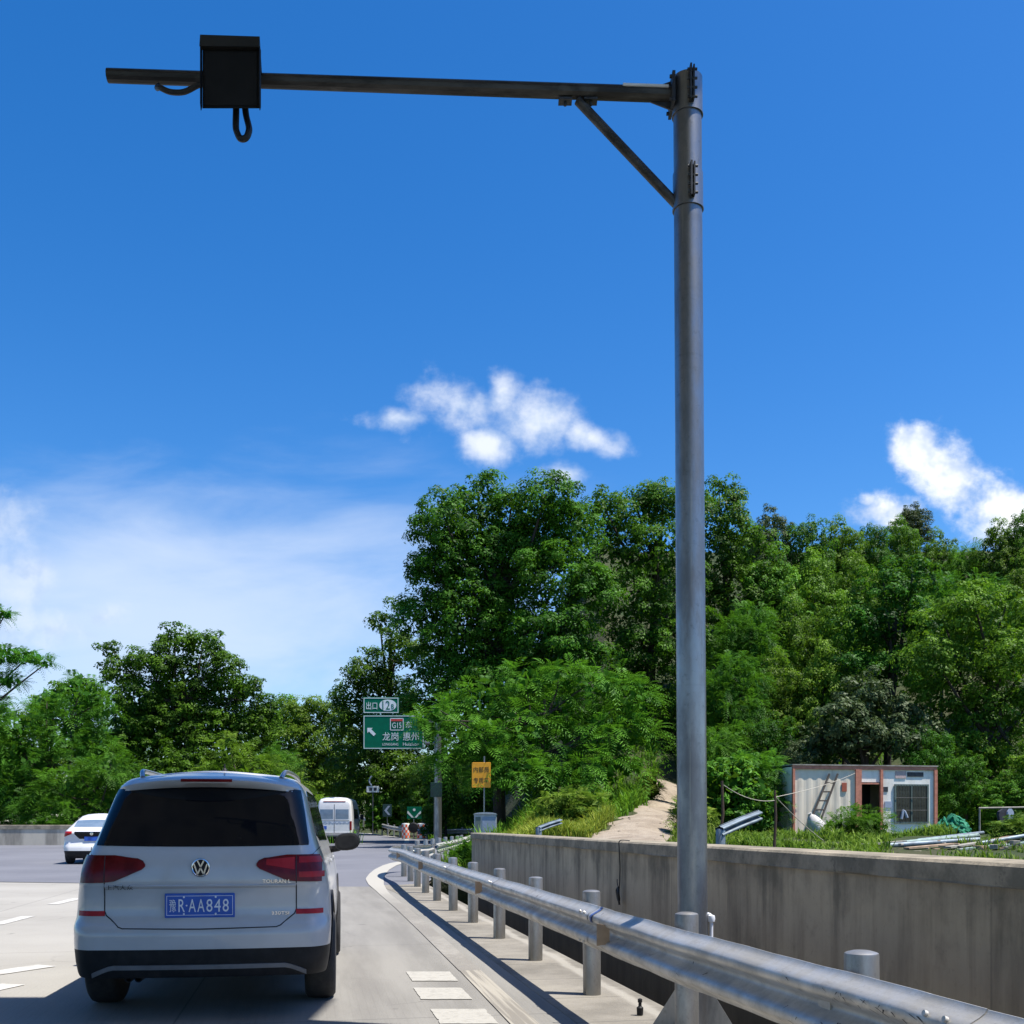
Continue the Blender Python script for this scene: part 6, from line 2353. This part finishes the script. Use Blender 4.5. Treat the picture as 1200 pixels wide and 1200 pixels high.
def slope_tree(px, py, Y, wpx, v, label, name='hillside_tree', rot=None):
    global TRK
    me, h0, w0 = VAR[v]
    x = (px - 600) / PXF * Y
    z = EYE + (HOR - py) / PXF * Y
    gz = hill(x, Y)
    s = wpx / PXF * Y / w0
    hh = z - gz
    sz = max(0.72 * s, min(1.4 * s, hh / h0))
    zb = z - h0 * sz
    root = thing(name, label, 'tree', (x, Y, min(gz, zb) if zb < gz else gz), 0, 'trees on the wooded slope')
    ob = bpy.data.objects.new('crown', me)
    COL.objects.link(ob)
    ob.parent = root
    ob.location = (0, 0, zb - root.location.z)
    ob.scale = (s, s, sz)
    ob.rotation_euler = (0, 0, rot if rot is not None else RNG.uniform(0, 6.28))
    if TRK is None:
        b = MB()
        b.tube([(0, 0, -.6), (.05, 0, .3), (0, .04, .7), (.02, 0, 1.0)], [.035, .028, .02, .012], 7)
        for k in range(6):
            a = k * 1.1
            b.tube([(0, 0, .45 + .05 * k), (.12 * math.cos(a), .12 * math.sin(a), .62 + .05 * k), (.2 * math.cos(a), .2 * math.sin(a), .72 + .045 * k)], [.013, .009, .005], 5)
        t = b.build('trunk', M['bark'], root, smooth=True)
        TRK = t
    else:
        t = TRK.copy()
        COL.objects.link(t)
        t.parent = root
    t.scale = (s * 6, s * 6, (zb - root.location.z) + h0 * sz * 0.8)
    return root


for a in (
        # skyline, from the mast to the right edge
        (905, 594, 78, 60, 3, 'grey-green treetop on the skyline a little right of the round-topped tree'),
        (945, 604, 78, 70, 1, 'dark treetop on the skyline left of the two white clouds'),
        (985, 606, 80, 66, 0, 'green treetop on the skyline below the gap left of the small cloud'),
        (1020, 612, 82, 60, 1, 'dark treetop on the skyline right under the small white cloud'),
        (1072, 592, 104, 62, 3, 'distant greyish tree standing highest between the two white clouds'),
        (1055, 606, 84, 60, 0, 'green treetop in front of the distant greyish tree'),
        (1100, 622, 84, 60, 0, 'mid green treetop at the lowest dip of the skyline under the large cloud'),
        (1135, 634, 80, 66, 2, 'feathery treetop just right of the skyline dip'),
        (1170, 612, 78, 60, 4, 'bright treetop climbing towards the right end of the skyline'),
        (1200, 596, 78, 66, 1, 'dark treetop where the skyline meets the right edge'),
        (880, 610, 82, 50, 0, 'green treetop tucked behind the round-topped tree'),
        # second row
        (905, 640, 70, 80, 0, 'mid green tree in the second row below the grey-green skyline treetop'),
        (955, 650, 71, 84, 4, 'fresh green tree in the second row below the dark skyline treetops'),
        (1005, 652, 72, 80, 0, 'leafy green tree in the second row left of the dark gap-toothed tree'),
        (1100, 668, 68, 80, 2, 'feathery light green tree above the dark gap-toothed tree'),
        (1155, 668, 67, 84, 2, 'feathery green tree in the second row near the right edge'),
        (1205, 650, 68, 80, 0, 'leafy tree cut by the right edge in the second row'),
        # third row
        (880, 700, 63, 90, 2, 'feathery tree in the third row beside the mast, halfway up the slope'),
        (930, 705, 64, 90, 0, 'broad green tree in the middle of the slope'),
        (985, 700, 63, 90, 4, 'yellowish green tree in the middle of the slope, left of the gap-toothed tree'),
        (1090, 705, 60, 70, 0, 'green tree between the gap-toothed tree and the pale right-edge tree'),
        # fourth row
        (860, 760, 56, 90, 2, 'soft feathery tree close to the right side of the mast at mid height'),
        (915, 765, 57, 96, 0, 'leafy tree in the fourth row above the mast-side bushes'),
        (965, 758, 56, 90, 0, 'green tree with sunlit top directly above the grey-green tree'),
        (1010, 785, 54, 70, 1, 'dark tree filling the shade behind the grey-green tree'),
        # fifth row and the foot of the slope
        (850, 845, 50, 84, 2, 'feathery low tree at the foot of the slope beside the mast'),
        (900, 835, 51, 90, 1, 'dark shaded tree left of the container cabin'),
        (930, 870, 49, 60, 3, 'greyish low tree touching the left corner of the cabin'),
        (1090, 850, 48, 70, 1, 'dark tree standing in the shade behind the right end of the cabin'),
        (1130, 880, 47, 60, 1, 'dark shaded tree behind the green net'),
        (1180, 905, 46, 70, 0, 'shaded tree behind the hanging garments'),
        (1215, 860, 46, 70, 4, 'green tree cut by the right edge behind the clothes frame'),
        (700, 880, 63, 70, 1, 'dark tree in the shade at the head of the dirt track, left side'),
        (790, 870, 70, 70, 1, 'dark tree closing the head of the dirt track behind the mast'),
        (830, 890, 62, 60, 0, 'shaded low tree right of the head of the dirt track'),
        (520, 880, 66, 60, 1, 'dark tree behind the grey sign mast'),
        (470, 895, 88, 60, 1, 'dark shaded tree behind the chequered drums'),
        (500, 888, 76, 60, 1, 'dark tree in the shade right of the green gore sign'),
        (535, 893, 72, 56, 0, 'shaded tree above the bright straight guardrail'),
        (560, 900, 70, 50, 1, 'dark shaded tree behind the orange sign post'),
        # trees standing just past the picture's sides
        (1290, 640, 72, 90, 0, 'leafy slope tree past the right edge, second row'),
        (1300, 740, 58, 100, 1, 'dark slope tree past the right edge at mid height'),
        (1290, 830, 48, 90, 4, 'green tree past the right edge at the foot of the slope'),
        (-90, 835, 80, 100, 1, 'dark tree past the left edge behind the parapet'),
        (-170, 845, 86, 110, 0, 'green tree farther past the left edge behind the parapet'),
        # the wood behind the parapet on the left
        (-10, 832, 84, 90, 0, 'leafy tree cut by the left edge behind the flat feathery branches'),
        (45, 822, 96, 80, 4, 'green treetop in the wood behind the parapet, second from the left edge'),
        (100, 806, 100, 70, 0, 'small pointed treetop left of the dark airy tree'),
        (150, 838, 92, 90, 2, 'feathery tree behind the left foot of the dark airy tree'),
        (225, 862, 96, 100, 0, 'green tree behind the middle of the dark airy tree'),
        (310, 862, 92, 90, 2, 'feathery tree behind the right foot of the dark airy tree'),
        (375, 870, 132, 90, 0, 'tree closing the view behind the light green rounded tree'),
        (30, 885, 74, 90, 1, 'dark shaded tree low behind the parapet near the left edge'),
        (110, 895, 72, 90, 0, 'low tree behind the parapet above the small white car'),
        (200, 900, 80, 90, 1, 'dark low tree behind the left corner of the minivan roof'),
        (410, 900, 126, 80, 1, 'dark tree above the white van roof')):
    slope_tree(*a)


# ---- bushes and grass
def bush(name, label, cat, px, py, Y, wpx, m_, seed, kind='feather', leaf=0.16, gz=None, dens=4.0, k=5, stretch=0.9):
    rr = random.Random(seed)
    x = (px - 600) / PXF * Y
    z0 = gz if gz is not None else hill(x, Y)
    w = wpx / PXF * Y
    h = EYE + (HOR - py) / PXF * Y - z0
    lob = []
    for i in range(k):
        t = (i + .5) / k - .5
        r = w / k * 0.95
        r = max(r, h * 0.28)
        top = h * (1 - 1.1 * t * t) - r * 0.9
        lob.append((t * w * .9, rr.uniform(-.3, .3) * w * .4, max(r * .5, top), (r, r, r * stretch)))
        if top > r * 1.4:
            lob.append((t * w, rr.uniform(-.4, .4) * w * .4, top * .45, (r, r, r * stretch)))
    me = crown(name + '_leaves', lob, kind, seed, M[m_], leaf, dens, 20, 0.25, low=-.9)
    root = thing(name, label, cat, (x, Y, z0))
    ob = bpy.data.objects.new('foliage', me)
    COL.objects.link(ob)
    ob.parent = root
    b = MB()
    for i, l in enumerate(lob):
        b.tube([(rr.uniform(-.1, .1), rr.uniform(-.1, .1), -.1), (l[0] * .6, l[1] * .6, l[2] * .5), (l[0], l[1], l[2])], [.03, .02, .008], 5)
    b.build('stem', M['bark'], root)
    return root


bush('bush', 'fresh green feathery bush in front of the cabin door', 'bush', 1003, 950, 38.0, 78, 'leaf_feather', 101, leaf=0.13, dens=8)
bush('bush', 'small weedy bush at the far end of the concrete wall', 'bush', 546, 984, 26.2, 26, 'leaf_feather', 102, leaf=0.12, gz=0.15, dens=8)
bush('bush', 'yellow-green sunlit bush left of the dirt track', 'bush', 668, 925, 44.0, 78, 'leaf_grass', 103, leaf=0.20, dens=4)
bush('bush', 'small upright weed at the head of the dirt track', 'bush', 762, 905, 57.0, 16, 'leaf_grass', 104, leaf=0.18, dens=4)
bush('bush', 'grassy bush right of the dirt track, beside the mast', 'bush', 812, 935, 40.0, 34, 'leaf_grass', 105, leaf=0.18, dens=5)
bush('bush', 'tangled bush just right of the mast, behind the thin stake', 'bush', 858, 888, 42.0, 64, 'leaf_mid', 106, 'broad', leaf=0.20, dens=5)
bush('bush', 'bright bush between the two rusty stakes', 'bush', 885, 878, 45.0, 44, 'leaf_feather', 107, leaf=0.18, dens=4)
bush('bush', 'spiky grassy clump in front of the clothes frame', 'bush', 1190, 960, 33.0, 40, 'leaf_grass', 108, leaf=0.16, dens=5)
bush('bush', 'dark creeping bush beside the white sign at the bend', 'bush', 455, 928, 87.0, 40, 'leaf_mid', 109, 'broad', leaf=0.26, gz=.6)
bush('bush', 'sunlit weed clump on top of the parapet beside the small car', 'bush', 60, 958, 58.2, 50, 'leaf_feather', 110, leaf=0.2, gz=.2)


def grass(name, label, spots, m_, seed, n, h0, h1, lean=0.5):
    """many curved blades, one object: nobody would count them"""
    rg = np.random.default_rng(seed)
    Vs, W = [], []
    for k in range(n):
        x, y, z, hs = spots(rg)
        tuft = rg.integers(5, 10)
        for _ in range(tuft):
            h = rg.uniform(h0, h1) * hs
            a = rg.uniform(0, 6.28)
            ln = rg.uniform(0.1, lean) * h
            w = rg.uniform(0.012, 0.03) * (1 + h * .5)
            bx, by = x + rg.normal(0, .12), y + rg.normal(0, .12)
            d = np.array([math.cos(a), math.sin(a), 0])
            s = np.array([-math.sin(a), math.cos(a), 0]) * w
            p0 = np.array([bx, by, z - .05])
            p1 = p0 + d * ln * .35 + np.array([0, 0, h * .6])
            p2 = p0 + d * ln + np.array([0, 0, h * (1 - .25 * ln / h)])
            Vs += [p0 - s, p0 + s, p1 + s * .8, p1 - s * .8, p1 - s * .8, p1 + s * .8, p2 + s * .12, p2 - s * .12]
            v = rg.uniform(0, 1)
            W += [v, v]
    V = np.array(Vs)
    F = np.arange(len(V)).reshape(-1, 4)
    ob = bpy.data.objects.new(name, leaf_mesh(name, V, F, np.array(W), M[m_]))
    COL.objects.link(ob)
    ob['kind'] = 'stuff'
    ob['label'] = label
    return ob


def area_px(px0, px1, Y0, Y1, gz=None, patchy=False):
    def f(rg):
        Y = rg.uniform(Y0, Y1)
        x = (rg.uniform(px0, px1) - 600) / PXF * Y
        # keep the dirt track clear
        c = interp([(a, b) for a, b, _ in tr], Y)
        w = interp([(a, b) for a, _, b in tr], Y)
        if abs(x - c) < w * .95 and Y > 29:
            x = c + math.copysign(w * 1.05, x - c) + rg.normal(0, .1)
        hs = 0.6 + 0.5 * math.sin(x * 1.3) ** 2
        if patchy:
            k = math.sin(x * 1.1 + 0.7 * Y) * math.sin(0.9 * x - 0.5 * Y + 1) + 0.5 * math.sin(x * 2.9 + Y)
            hs *= max(0.18, 0.55 + 0.75 * k)
        return x, Y, hill(x, Y) if gz is None else gz, hs
    return f


grass('grass', 'tall yellow-green grass on the bank between the cabinet and the dirt track', area_px(594, 712, 36, 50), 'leaf_yellow', 1, 1900, 0.25, 0.85, 0.9)
grass('grass', 'fresh green grass behind the wall around the foot of the cabin', area_px(815, 1040, 25, 43, None, True), 'leaf_grass', 2, 1700, 0.12, 0.52, 1.0)
grass('grass', 'low weeds along the front of the cabin below its barred window', area_px(1035, 1115, 38, 43, None, True), 'leaf_grass', 9, 320, 0.15, 0.55, 1.0)
grass('grass', 'weedy grass along the right verge of the dirt track', area_px(785, 835, 30, 52), 'leaf_grass', 3, 420, 0.2, 0.6)
grass('undergrowth', 'dark undergrowth covering the foot of the wooded slope', area_px(560, 1240, 46, 66), 'leaf_mid', 4, 2200, 0.5, 1.3, 0.9)
grass('grass', 'patchy weeds among the scrap behind the wall at the right edge', area_px(1100, 1260, 20, 36, None, True), 'leaf_grass', 7, 420, 0.1, 0.34, 0.9)
grass('undergrowth', 'shaded undergrowth behind the bright straight guardrail', area_px(506, 570, 69.5, 76), 'leaf_mid', 8, 420, 0.5, 1.5, 0.9)
grass('grass', 'rough grass along the base of the parapet trees', area_px(-60, 420, 58.5, 66, 0.2), 'leaf_mid', 5, 700, 0.4, 1.0)
grass('grass', 'weeds growing between the second row of posts and the wall end', lambda rg: (rg.uniform(-1.8, -0.9), rg.uniform(25, 40), 0.15, .8), 'leaf_grass', 6, 140, 0.25, 0.7)
